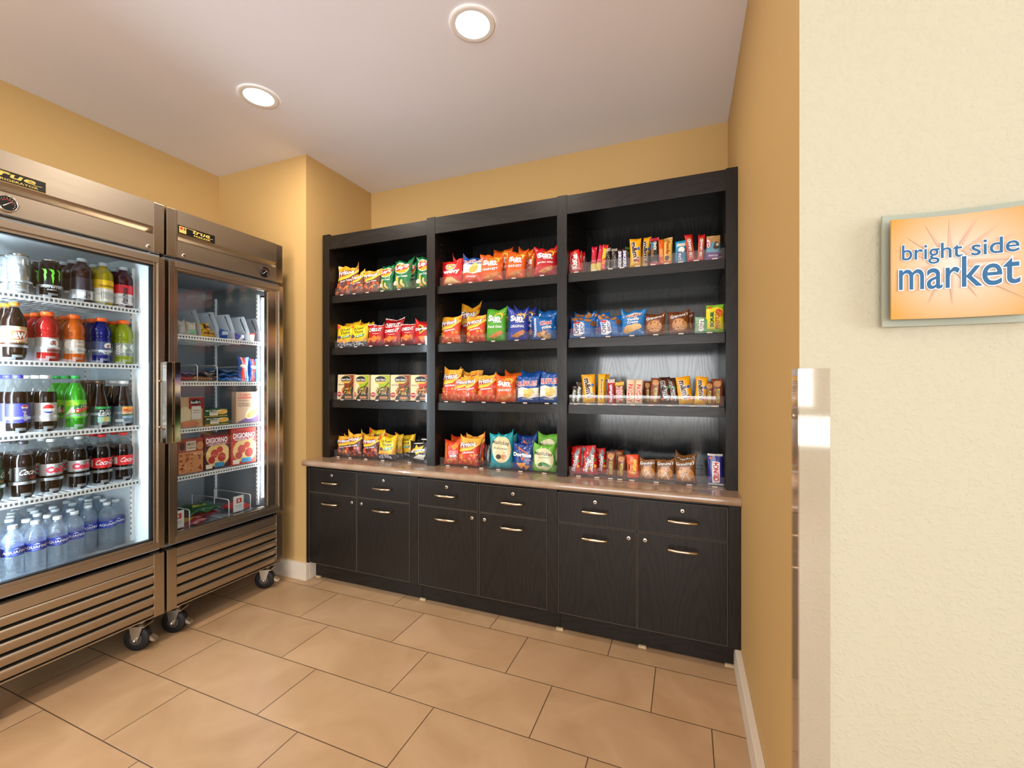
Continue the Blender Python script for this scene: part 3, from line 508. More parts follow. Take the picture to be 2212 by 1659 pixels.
def sign_grad():
    m = M_sign; bs = m.node_tree.nodes['Principled BSDF']; tc = N(m, 'ShaderNodeTexCoord'); mp = N(m, 'ShaderNodeMapping')
    mp.inputs['Location'].default_value = (0, 0, 0); mp.inputs['Scale'].default_value = (1.0, .0, 1.0)
    sb = N(m, 'ShaderNodeVectorMath', operation='DISTANCE'); sb.inputs[1].default_value = (0, 0, .005)
    L(m, tc.outputs['Object'], mp.inputs[0]); L(m, mp.outputs[0], sb.inputs[0])
    r = N(m, 'ShaderNodeValToRGB'); r.color_ramp.elements[0].position = .015; r.color_ramp.elements[1].position = .135
    r.color_ramp.elements[0].color = (*lin('#D8CABB'), 1); r.color_ramp.elements[1].color = (*lin('#C68E34'), 1); e = r.color_ramp.elements.new(.075); e.color = (*lin('#D2AE88'), 1)
    L(m, sb.outputs['Value'], r.inputs[0]); L(m, r.outputs[0], bs.inputs['Base Color'])
sign_grad()
b = MB(); curved(b, SX0, SX1, SZ0, SZ1, YC-.030, .004, M_sign)
def onsign(V, o):
    out = []
    for x, y in V: s = x+.5; out.append((SX0+(SX1-SX0)*s-.476, YC-.030+.012*(math.sin(math.pi*s)-1)-o-YC+.01, SZ0+(SZ1-SZ0)*y-1.49))
    return out
b.v = [(x-.476, y-YC+.01, z-1.49) for x, y, z in b.v]
rays = []
for i, a in enumerate((91, 117, 142, 161, 193, 209, 225, 247, 272, 298, 321, 343, -3, 26, 43, 64)):
    l = (.42, .44, .44, .48, .42, .36, .42, .44, .43, .42, .66, .40, .48, .50, .48, .45)[i]; a = math.radians(a); c, q = math.cos, math.sin
    rays.append(('p', [(-.03+.13*c(a-.13), .545+.13*q(a-.13)), (-.03+l*c(a), .545+l*q(a)), (-.03+.13*c(a+.13), .545+.13*q(a+.13))], '#CFA68A'))
for word in ('bright side', 'market'):
    for bo in (.008, .010, .028, .030): text2d(word, bo, 8)
art = rays+[('t', 'bright side', .005, .635, .84, .20, '#1F5C88', dict(b=.010, ol=WH, g=.020)), ('t', 'market', -.005, .436, .87, .30, '#1F5C88', dict(b=.008, ol=WH, g=.020))]
print_art(b, art_pieces(art, 1.0, 16, 6), onsign, 'card', .0001); b.build('face', sg, loc=(0, 0, 0))
for x in (.40, .55):
    b = MB(); b.lathe([(YC-.02, .006), (YC, .006)], M_nickel, 10, (x, 0, 1.5), 'y'); b.build('standoff', sg)
# recessed ceiling lamps
lampi = 0
def downlight(x, y, label, power):
    t = thing('recessed_ceiling_lamp', (x, y, CE), label, 'ceiling lamp', 'recessed ceiling lamps')
    m = MB(); m.lathe([(-.001, .096), (-.005, .094), (-.0065, .086), (-.006, .076), (-.0055, .0705)], mat('lamp_trim', '#F6F4F0', .35), 40, cap=False); m.build('trim_ring', t, loc=(0, 0, 0))
    m = MB(); m.lathe([(-.0055, .0705), (-.0035, .0705)], M_lamp, 40); m.build('lens', t, loc=(0, 0, 0))
    l = bpy.data.lights.new('lamp_light', 'AREA'); l.shape = 'DISK'; l.size = .13; l.energy = power; l.color = (1, .89, .74)
    o = bpy.data.objects.new('lamp_light', l); COL.objects.link(o); o.parent = t; o.location = (0, 0, -.009)
downlight(-.82, 1.612, 'round recessed lamp glowing in the ceiling above the snack shelves', P_DOWN)
downlight(-2.06, 1.604, 'round recessed lamp glowing in the ceiling in front of the coolers', P_DOWN*1.75)
downlight(-2.06, .30, 'recessed lamp in the ceiling beside the glass cooler, nearer the lobby', P_DOWN*2)
downlight(-.82, -.60, 'recessed lamp in the ceiling near the niche entrance', P_DOWN*.8)
# ---------------- snack bookcase
bays = [(-2.216, -1.452), (-1.394, -.636), (-.582, .177)]; ZW = .776; ZT = 2.275; SF = YS+.02
bc = thing('display_bookcase', (-1.03, 2.5, ZW), 'tall espresso wood bookcase with three bays holding the snacks', 'bookcase')
b = MB(); b.box((XA+.002, YB-.012, ZW+.001), (XW-.001, YB-.002, ZT-.002), M_woodb); b.build('back_panel', bc)
for x0, x1 in ((XA+.018, -2.216), (-1.452, -1.394), (-.636, -.582), (.177, XW-.001)):
    b = MB(); b.box((x0, YS, ZW+.001), (x1, YS+.02, ZT), M_wood, .001); b.build('stile', bc)
for x0, x1 in ((XA+.03, -2.216), (-1.452, -1.394), (-.636, -.582), (.177, XW-.003)):
    b = MB(); b.box((x0, YS+.02, ZW+.001), (x1, YB-.012, ZT-.002), M_wood)
    for xx, s in ((x0, -1), (x1, 1)):    # shelf pin holes drilled in the panel
        for k in range(38):
            z = .87+k*.034
            if min(abs(z-q+.02) for q in (1.861, 1.511, 1.159)) < .035: continue
            for y in (YS+.075, YB-.07): b.lathe([(0, .0022), (s*.0006, .0022)], M_chrome, 6, (xx, y, z), 'x')
    b.build('side_panel', bc)
for i, (x0, x1) in enumerate(bays):
    b = MB(); b.box((x0, YS+.001, 2.173), (x1, YS+.02, ZT-(.004 if i else .012)), M_woodh, .001); b.build('top_rail', bc)
b = MB(); b.box((XA+.03, YS+.02, ZT-.03), (XW-.003, YB-.012, ZT-.012), M_woodh); b.build('top_panel', bc)
ztop = [1.861, 1.511, 1.159]
for x0, x1 in bays:
    for z in ztop:
        b = MB(); b.box((x0+.002, SF, z-.047), (x1-.002, SF+.018, z), M_woodh, .001); b.box((x0+.002, SF+.018, z-.02), (x1-.002, YB-.013, z-.0005), M_woodh); b.build('shelf', bc)
# ---------------- worktop and base cabinets
b = MB(); pr = [(YB-.002, ZW-.038), (2.112, ZW-.038)]+[(2.112-.019*math.sin(math.pi*k/8)*1.0, ZW-.019-.019*math.cos(math.pi*k/8)) for k in range(1, 8)]+[(2.112, ZW), (YB-.002, ZW)]
b.prism([(p[0], p[1]) for p in pr], XA-.010, XW-.001, M_stone, 'yz')
wt = b.build('worktop'); tag(wt, 'beige stone worktop with rounded front edge on the dark cabinets', 'worktop')
def handle(x, z, par):
    m = MB(); w = .063
    pts = [(-w, 0, 0), (-w, -.020, 0)]+[(-w*math.cos(math.pi*k/12), -.022-.012*math.sin(math.pi*k/12), 0) for k in range(1, 12)]+[(w, -.020, 0), (w, 0, 0)]
    m.tube([(x+p[0], YF+p[1], z+p[2]) for p in pts], [.004, .0045]+[.0045+.0022*math.sin(math.pi*k/12) for k in range(1, 12)]+[.0045, .004], M_nickel, 10)
    m.build('handle', par)
def lock(x, z, par, y=None):
    m = MB(); m.lathe([(0, .0095), (-.002, .0095), (-.0028, .008), (-.0028, .0035)], M_lock, 18, (x, YF, z), 'y', cap=False); m.lathe([(-.0018, .0035), (-.002, .0001)], M_black, 12, (x, YF, z), 'y'); m.build('lock', par)
cabs = [('left', [(-2.266, -1.881), (-1.876, -1.491)], (XA+.002, -1.434), [(XA+.002, -2.268), (-1.489, -1.434)]),
        ('middle', [(-1.431, -1.048), (-1.042, -.655)], (-1.434, -.600), [(-.653, -.600)]), ('right', [(-.597, -.213), (-.208, .176)], (-.600, XW-.001), [(.178, XW-.001)])]
for nm, dd, (c0, c1), st in cabs:
    extra = {'left': 'beside the beige pier', 'middle': 'between the two others', 'right': 'against the right wall'}[nm]
    c = thing('base_cabinet', ((c0+c1)/2, 2.4, 0), 'black wood base cabinet with two doors and drawers, '+extra, 'cabinet', 'base cabinets under the worktop')
    b = MB(); b.box((c0+.001, YF+.021, .105), (c1-.001, YB-.01, ZW-.039), M_wood); b.build('body', c)
    b = MB(); b.box((c0+.001 if nm != 'left' else XA+.03, 2.175, .006), (c1-.001 if nm != 'right' else XW-.026, 2.19, .105), M_woodh); b.build('toe_kick', c)
    for x0, x1 in st: b = MB(); b.box((x0+.0005, YF, .104), (x1-.0005, YF+.02, ZW-.039), M_wood, .001); b.build('stile', c)
    for i, (x0, x1) in enumerate(dd):
        xm = (x0+x1)/2+(.006 if i else -.004)
        b = MB(); b.box((x0, YF, .574), (x1, YF+.019, .724), M_wood); frame = [(x0, .574, x1, .724)]
        for (a0, q0, a1, q1) in ((x0, .574, x1, .5748), (x0, .7232, x1, .724), (x0, .574, x0+.0008, .724), (x1-.0008, .574, x1, .724)): b.box((a0, YF-.0002, q0), (a1, YF+.001, q1), M_edge)
        d = b.build('drawer', c); handle(xm, .646, d); lock(xm, .690, d)
        b = MB(); b.box((x0, YF, .114), (x1, YF+.019, .570), M_wood)
        for (a0, q0, a1, q1) in ((x0, .114, x1, .1148), (x0, .5692, x1, .570), (x0, .114, x0+.0008, .57), (x1-.0008, .114, x1, .57)): b.box((a0, YF-.0002, q0), (a1, YF+.001, q1), M_edge)
        d = b.build('door', c); handle(xm, .514, d); lock(x1-.036 if i == 0 else x0+.034, .535, d)
for x, s in ((-2.235, 'left end'), (-1.43, 'second from the left'), (-.60, 'second from the right'), (-.19, 'under the right cabinet'), (.185, 'right end')):
    b = MB(); b.box((x-.018, 2.163, 0), (x+.018, 2.174, .011), mottle(mat('chipboard', '#C9AE84', .8), '#B0916A', '#DCC9A4', 160))
    tag(b.build('leveling_block'), 'small pale chipboard block at the cabinet toe kick, '+s, 'block', 'chipboard blocks at the toe kick')
b = MB(); b.box((.03, 2.15, ZW+.0005), (.135, 2.20, ZW+.002), M_acryl); tag(b.build('plastic_card_holder'), 'flat clear plastic tag lying on the worktop near right wall', 'plastic tag')
# ---------------- reach-in coolers (fronts face +x)
XD = -2.37                       # outer face of the doors
def plate_text(mb, items, y0, y1, z0, z1, x):
    asp = (y1-y0)/(z1-z0)
    def fn(V, o): return [(x+o, y0+(u+.5)*(y1-y0), z0+v*(z1-z0)) for u, v in V]
    print_art(mb, art_pieces(items, asp, 2, 2), fn, 'card', .0001)
def caster(y, par):
    t = bpy.data.objects.new('caster', None); COL.objects.link(t); t.parent = par; t.location = (-2.43-par.location.x, y-par.location.y, 0); t.rotation_euler = (0, 0, .50)
    m = MB(); m.lathe([(-.018, .030), (-.0185, .050), (-.014, .0565), (.014, .0565), (.0185, .050), (.018, .030)], M_rubber, 28, (0, 0, .0565), 'y'); m.build('wheel', t, loc=(0, 0, 0))
    m = MB(); m.lathe([(-.021, .026), (.021, .026)], mat('caster_hub', '#5A5450', .4, .6), 20, (0, 0, .0565), 'y')
    for s in (-1, 1): m.prism([(-.012, .05), (.012, .05), (.034, .118), (-.024, .118)], s*.0235, s*.027, M_steeld, 'xz')
    m.box((-.035, -.032, .116), (.045, .032, .122), M_steeld); m.lathe([(.122, .016), (.138, .016)], M_steeld, 14, (.012, 0, 0)); m.build('fork', t, loc=(0, 0, 0))
    m = MB(); m.prism([(.012, .075), (.03, .085), (.075, .052), (.08, .04), (.066, .042), (.02, .062)], -.013, .013, M_steeld, 'xz')
    m.tube([(.0, -.029, .0565), (.0, -.036, .0565)], .008, M_chrome, 10); m.build('brake_pedal', t, loc=(0, 0, 0))
    return t
def shelf_wire(y0, y1, z, par, tilt=0):
    m = MB(); X0, X1 = -2.475, -3.00
    m.box((X0-.004, y0, z-.006), (X0, y1, z+.001), M_shelf); m.box((X0-.004, y0, z-.023), (X0, y1, z-.017), M_shelf)
    n = int((y1-y0)/.0145)
    for i in range(n+1):
        y = y0+(y1-y0)*i/n; m.box((X0-.004, y-.0026, z-.018), (X0-.0005, y+.0026, z-.005), M_shelf)
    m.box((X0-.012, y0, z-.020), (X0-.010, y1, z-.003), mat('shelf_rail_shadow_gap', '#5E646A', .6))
    n = int((y1-y0)/.026)
    for i in range(n+1): y = y0+(y1-y0)*i/n; m.box((X1, y-.0014, z-.004), (X0, y+.0014, z), M_shelf)
    for k in range(6): x = X0-.02-k*.1; m.box((x-.002, y0, z-.008), (x+.002, y1, z-.004), M_shelf)
    m.build('shelf', par)
def cooler(y0, y1, name, label, hinge, zs, led_y, led_m, liner, word):
    t = thing(name, ((XD+XL)/2, (y0+y1)/2, 0), label, 'refrigerator'); ZB, ZT2 = .142, 2.148; XB = XL+.03; XC = XD-.022
    e = .012
    b = MB()     # cabinet: hollow steel case
    b.box((XB, y0, .45), (XC-.03, y0+.045, ZT2-.002), M_steelv); b.box((XB, y1-.045, .45), (XC-.03, y1, ZT2-.002), M_steelv)
    b.box((XB, y0+.045, 1.90), (XC-.03, y1-.045, ZT2-.002), M_steelv); b.box((XB, y0+.045, .40), (XC-.03, y1-.045, .47), M_steelv)
    b.box((XB, y0+.045, .47), (XB+.05, y1-.045, 1.90), M_steelv); b.box((XB, y0+.01, ZB+.02), (XC-.03, y1-.01, .45), mat('cooler_underside', '#161514', .7)); b.build('case', t)
    b = MB(); xi = XC-.032; yb0, yb1 = y0+.0455, y1-.0455
    b.box((XB+.051, yb0, .471), (xi, yb0+.004, 1.899), liner); b.box((XB+.051, yb1-.004, .471), (xi, yb1, 1.899), liner)
    b.box((XB+.051, yb0+.004, .471), (XB+.055, yb1-.004, 1.899), liner); b.box((XB+.051, yb0+.004, .471), (xi, yb1-.004, .477), liner); b.box((XB+.051, yb0+.004, 1.893), (xi, yb1-.004, 1.899), liner)
    b.box((xi, y0+.004, .455), (xi+.012, yb0+.004, 1.905), liner); b.box((xi, yb1-.004, .455), (xi+.012, y1-.004, 1.905), liner); b.box((xi, yb0+.004, .455), (xi+.012, yb1-.004, .478), liner); b.box((xi, yb0+.004, 1.885), (xi+.012, yb1-.004, 1.905), liner)
    for yy in (yb0+.004, yb1-.016):
        for k, dx in enumerate((.10, .50)): b.box((XB+.06+dx, yy, .50), (XB+.075+dx, yy+.012, 1.84), M_shelf)
    for k, (yy, s) in enumerate(((yb0+.0165, 1), (yb1-.0165, -1))):
        for dx in (.10, .50):
            for q in range(52): b.box((XB+.065+dx, yy-.0006, .53+q*.025), (XB+.070+dx, yy+.0006, .540+q*.025), M_black)
    b.build('liner', t)
    # header
    b = MB(); w = .046
    b.box((XC-.03, y0, 1.908), (XC+.012, y0+w, ZT2), M_steelv, .002); b.box((XC-.03, y1-w, 1.908), (XC+.012, y1, ZT2), M_steelv, .002)
    V = [(XC+.014, ZT2), (XC+.014, 2.030), (XC-.018, 1.992), (XC+.014, 1.992), (XC+.014, 1.910), (XC-.03, 1.910), (XC-.03, ZT2)]
    b.prism(V, y0+w+.001, y1-w-.001, M_steel, 'xz'); b.prism([(XC-.0175, 1.993), (XC+.0135, 2.0295), (XC+.0135, 1.993)], y0+w+.001, y0+w+.004, M_steelv, 'xz')
    b.prism([(XC-.0175, 1.993), (XC+.0135, 2.0295), (XC+.0135, 1.993)], y1-w-.004, y1-w-.001, M_steelv, 'xz'); h = b.build('header_panel', t)
    xf = XC+.0142; r = hinge == 'left'
    py0 = (y0+w+.003) if r else (y0+.056)
    b = MB(); b.box((xf, py0, 2.033), (xf+.002, py0+.185, 2.075), M_black); b.box((xf, py0-.0012, 2.0318), (xf+.0012, py0+.1862, 2.0762), mat('brass_edge', '#C9A85A', .3, 1))
    g = '#D9BC62'
    lay = [('t', 'true', .12 if r else 0, .66, .48 if r else .7, .44, g, dict(sh=.5, b=.02)), ('p', [(-.08, .80), (-.30 if r else -.44, .86), (-.30 if r else -.44, .90), (-.02, .86)], g), ('p', [(.30, .42), (.44, .46), (.44, .42), (.30, .38)], g), ('t', word, .14 if r else .02, .19, .46 if r else .72, .2, g)]
    if r: lay += [('r', -.47, .12, -.29, .88, g), ('r', -.45, .5, -.38, .8, '#B8352A'), ('r', -.36, .5, -.31, .8, '#6A5A2A')]
    plate_text(b, lay, py0, py0+.185, 2.033, 2.075, xf+.002); b.build('nameplate', h)
    gy = y1-.130 if r else y0+.134
    b = MB(); b.lathe([(0, .031), (.008, .031), (.009, .027), (.003, .026)], M_chrome if not r else M_black, 28, (xf, gy, 1.951), 'x', cap=False); b.lathe([(.001, .027), (.0035, .027)], M_black, 28, (xf, gy, 1.951), 'x')
    for k in range(13):
        a = math.radians(-130+k*21.6); b.box((xf+.0036, gy+.021*math.sin(a)-.0012, 1.951+.021*math.cos(a)-.0012), (xf+.0042, gy+.021*math.sin(a)+.0012, 1.951+.021*math.cos(a)+.0012), mat('dial_marks', '#D9CFC0', .5))
    b.prism([(gy-.012, 1.941), (gy-.010, 1.938), (gy+.016, 1.964)], xf+.004, xf+.005, mat('dial_marks', '#D9CFC0', .5), 'yz')
    b.prism([(gy+.014*math.sin(math.radians(a)), 1.951+.014*math.cos(math.radians(a))) for a in range(-60, 100, 20)]+[(gy+.017*math.sin(math.radians(a)), 1.951+.017*math.cos(math.radians(a))) for a in range(80, -80, -20)], xf+.0036, xf+.0040, mat('dial_red', '#A8402C', .5), 'yz'); b.build('thermometer', h)
    ly = y0+.078 if r else y1-.070
    b = MB(); b.lathe([(0, .010), (.003, .010), (.004, .008), (.004, .003)], M_lock, 18, (xf, ly, 1.926), 'x', cap=False); b.lathe([(.001, .004), (.0035, .004)], M_black, 10, (xf, ly, 1.926), 'x'); b.build('key_lock', h)
    # door
    d = bpy.data.objects.new('door', None); COL.objects.link(d); d.parent = t; d.location = (XD-t.location.x, 0, 1.18)
    def frame(m, a, q, x0, x1, wy, mm):
        (ya, za), (yb, zb) = a, q
        m.box((x0, ya, za), (x1, ya+wy, zb), mm, .002); m.box((x0, yb-wy, za), (x1, yb, zb), mm, .002)
        m.box((x0, ya+wy, za), (x1, yb-wy, za+wy), M_steel, .001); m.box((x0, ya+wy, zb-wy), (x1, yb-wy, zb), M_steel, .001)
    b = MB(); frame(b, (y0+.004, .472), (y1-.003, 1.887), XD-.045, XD, .030, M_steelv)
    frame(b, (y0+.032, .500), (y1-.031, 1.860), XD-.040, XD-.008, .016, M_steelv); b.build('door_frame', d)
    b = MB(); ya, yb = y0+.047, y1-.047
    if r: yb = y1-.102; b.box((XD-.042, yb, .515), (XD-.010, y1-.047, 1.845), M_steelv)
    for (p, q) in (((ya, .515), (ya+.006, 1.845)), ((yb-.006, .515), (yb, 1.845)), ((ya, .515), (yb, .521)), ((ya, 1.839), (yb, 1.845))): b.box((XD-.038, p[0], p[1]), (XD-.016, q[0], q[1]), M_gask if not r else M_steelv)
    b.build('gasket', d)
    b = MB(); b.box((XD-.024, ya+.004, .519), (XD-.018, yb-.004, 1.841), M_glass); b.build('glass_pane', d)
    hy = y1-.018 if not r else y0+.008
    b = MB(); b.box((XD+.033, hy-.014, .983), (XD+.062, hy+.014, 1.377), M_chrome, .0015)
    for z in (1.285, 1.06): b.lathe([(-.002, .006), (.034, .006)], M_nickel, 14, (XD, hy, z), 'x')
    b.build('handle', d)
    # louvred grille
    b = MB(); 
    b.box((XC-.03, y0, ZB), (XC+.014, y0+w, .446), M_steelv, .002); b.box((XC-.03, y1-w, ZB), (XC+.014, y1, .446), M_steelv, .002)
    b.box((XC-.03, y0+w, .398), (XC+.012, y1-w, .442), M_steeld, .001); b.box((XC-.03, y0+w, ZB), (XC-.024, y1-w, .40), M_dark)
    for k in range(5):
        z = .352-.0505*k
        b.prism([(XC+p, z+q) for p, q in ((-.022, .043), (.003, .044), (.009, .042), (.0125, .037), (.0125, .031), (.004, .004), (.0005, .004), (.008, .031), (.007, .036), (.003, .039), (-.022, .039))], y0+w, y1-w, M_steeld, 'xz')
    b.box((XC-.02, y0+w, ZB), (XC+.008, y1-w, ZB+.006), M_steeld); b.build('louvered_grille', t)
    for y in (y0+.068, y1-.082): caster(y, t)
    for z in zs: shelf_wire(y0+.055, y1-.055, z, t)
    b = MB(); b.box((-2.468, led_y-.005, .56), (-2.458, led_y+.005, 1.81), led_m); b.box((-2.472, led_y-.009, .548), (-2.454, led_y+.009, .56), M_white); b.box((-2.472, led_y-.009, 1.81), (-2.454, led_y+.009, 1.822), M_black); b.build('light_tube', t)
    return t
Z1 = [1.634, 1.365, 1.068, .802]; Z2 = [1.533, 1.283, 1.031, .780]
cooler(.676, 1.344, 'glass_door_refrigerator', 'steel glass door cooler full of bottled drinks, left of the freezer', 'right', Z1, .735, M_led, M_liner, 'REFRIGERATOR')
cooler(1.354, 2.018, 'glass_door_freezer', 'steel glass door freezer with frozen meals, beside the beige pier', 'left', Z2, 1.944, M_led2, M_linerd, 'FREEZER')
# ---------------- drinks in the left cooler
COLA = [(0, .020), (.003, .027), (.012, .0315), (.03, .0345), (.06, .0335), (.078, .0318), (.10, .0325), (.125, .0345), (.145, .0355), (.160, .0340), (.178, .0285), (.195, .0205), (.207, .0150), (.214, .0128), (.224, .0128)]
PEPS = [(0, .020), (.003, .028), (.014, .0335), (.03, .0355), (.05, .0345), (.125, .0345), (.138, .0355), (.155, .0350), (.172, .0305), (.190, .0225), (.205, .0150), (.212, .0128), (.228, .0128)]
GATO = [(0, .028), (.003, .0345), (.010, .0365), (.034, .0365), (.038, .0345), (.098, .0345), (.103, .0368), (.112, .0362), (.118, .0325), (.126, .0362), (.142, .0372), (.158, .0350), (.172, .0290), (.182, .0215), (.186, .0185), (.196, .0185)]
VITA = [(0, .028), (.003, .0345), (.010, .0360), (.115, .0360), (.130, .0368), (.148, .0345), (.162, .0270), (.172, .0185), (.177, .0150), (.186, .0150)]
TEA_ = [(0, .030), (.004, .0360), (.095, .0360), (.110, .0345), (.135, .0290), (.160, .0225), (.178, .0185), (.196, .0180), (.204, .0180)]
WATR = [(0, .024), (.004, .0300)]+[(.010+.0068*k, .0314-(.0022 if k % 2 else 0)) for k in range(13)]+[(.100, .0312), (.104, .0318), (.136, .0318), (.142, .0306), (.146, .0318), (.162, .0312), (.176, .0265), (.188, .0195), (.196, .0135), (.204, .0125), (.212, .0125)]
def foot(a, z): return (-.10*(1-S(z/.022))*(.5+.5*math.cos(5*a)))
def globe(cx, cy, r, asp): return [('e', cx, cy, r/asp, r, WH), ('p', [(cx-r*.86/asp, cy+.02)]+[(cx+r*.9*math.cos(math.radians(t))/asp, cy+r*.9*math.sin(math.radians(t))) for t in range(170, 9, -20)]+[(cx, cy+.06*r)], '#DC2A2E'), ('p', [(cx+r*.9*math.cos(math.radians(t))/asp, cy+r*.9*math.sin(math.radians(t))) for t in range(205, 345, 20)]+[(cx, cy-.5*r)], '#22388C')]
def mclaw(c, cx=0):
    o = []
    for k, (x, l) in enumerate(((-.11, .40), (0, .50), (.11, .38))):
        o.append(('p', [(cx+x-.055, .82), (cx+x+.02, .80), (cx+x+.035, .70), (cx+x+.018, .62), (cx+x+.03, .54), (cx+x+.008, .82-l), (cx+x-.004, .50), (cx+x-.016, .62), (cx+x-.002, .70), (cx+x-.02, .76)], c))
    return o
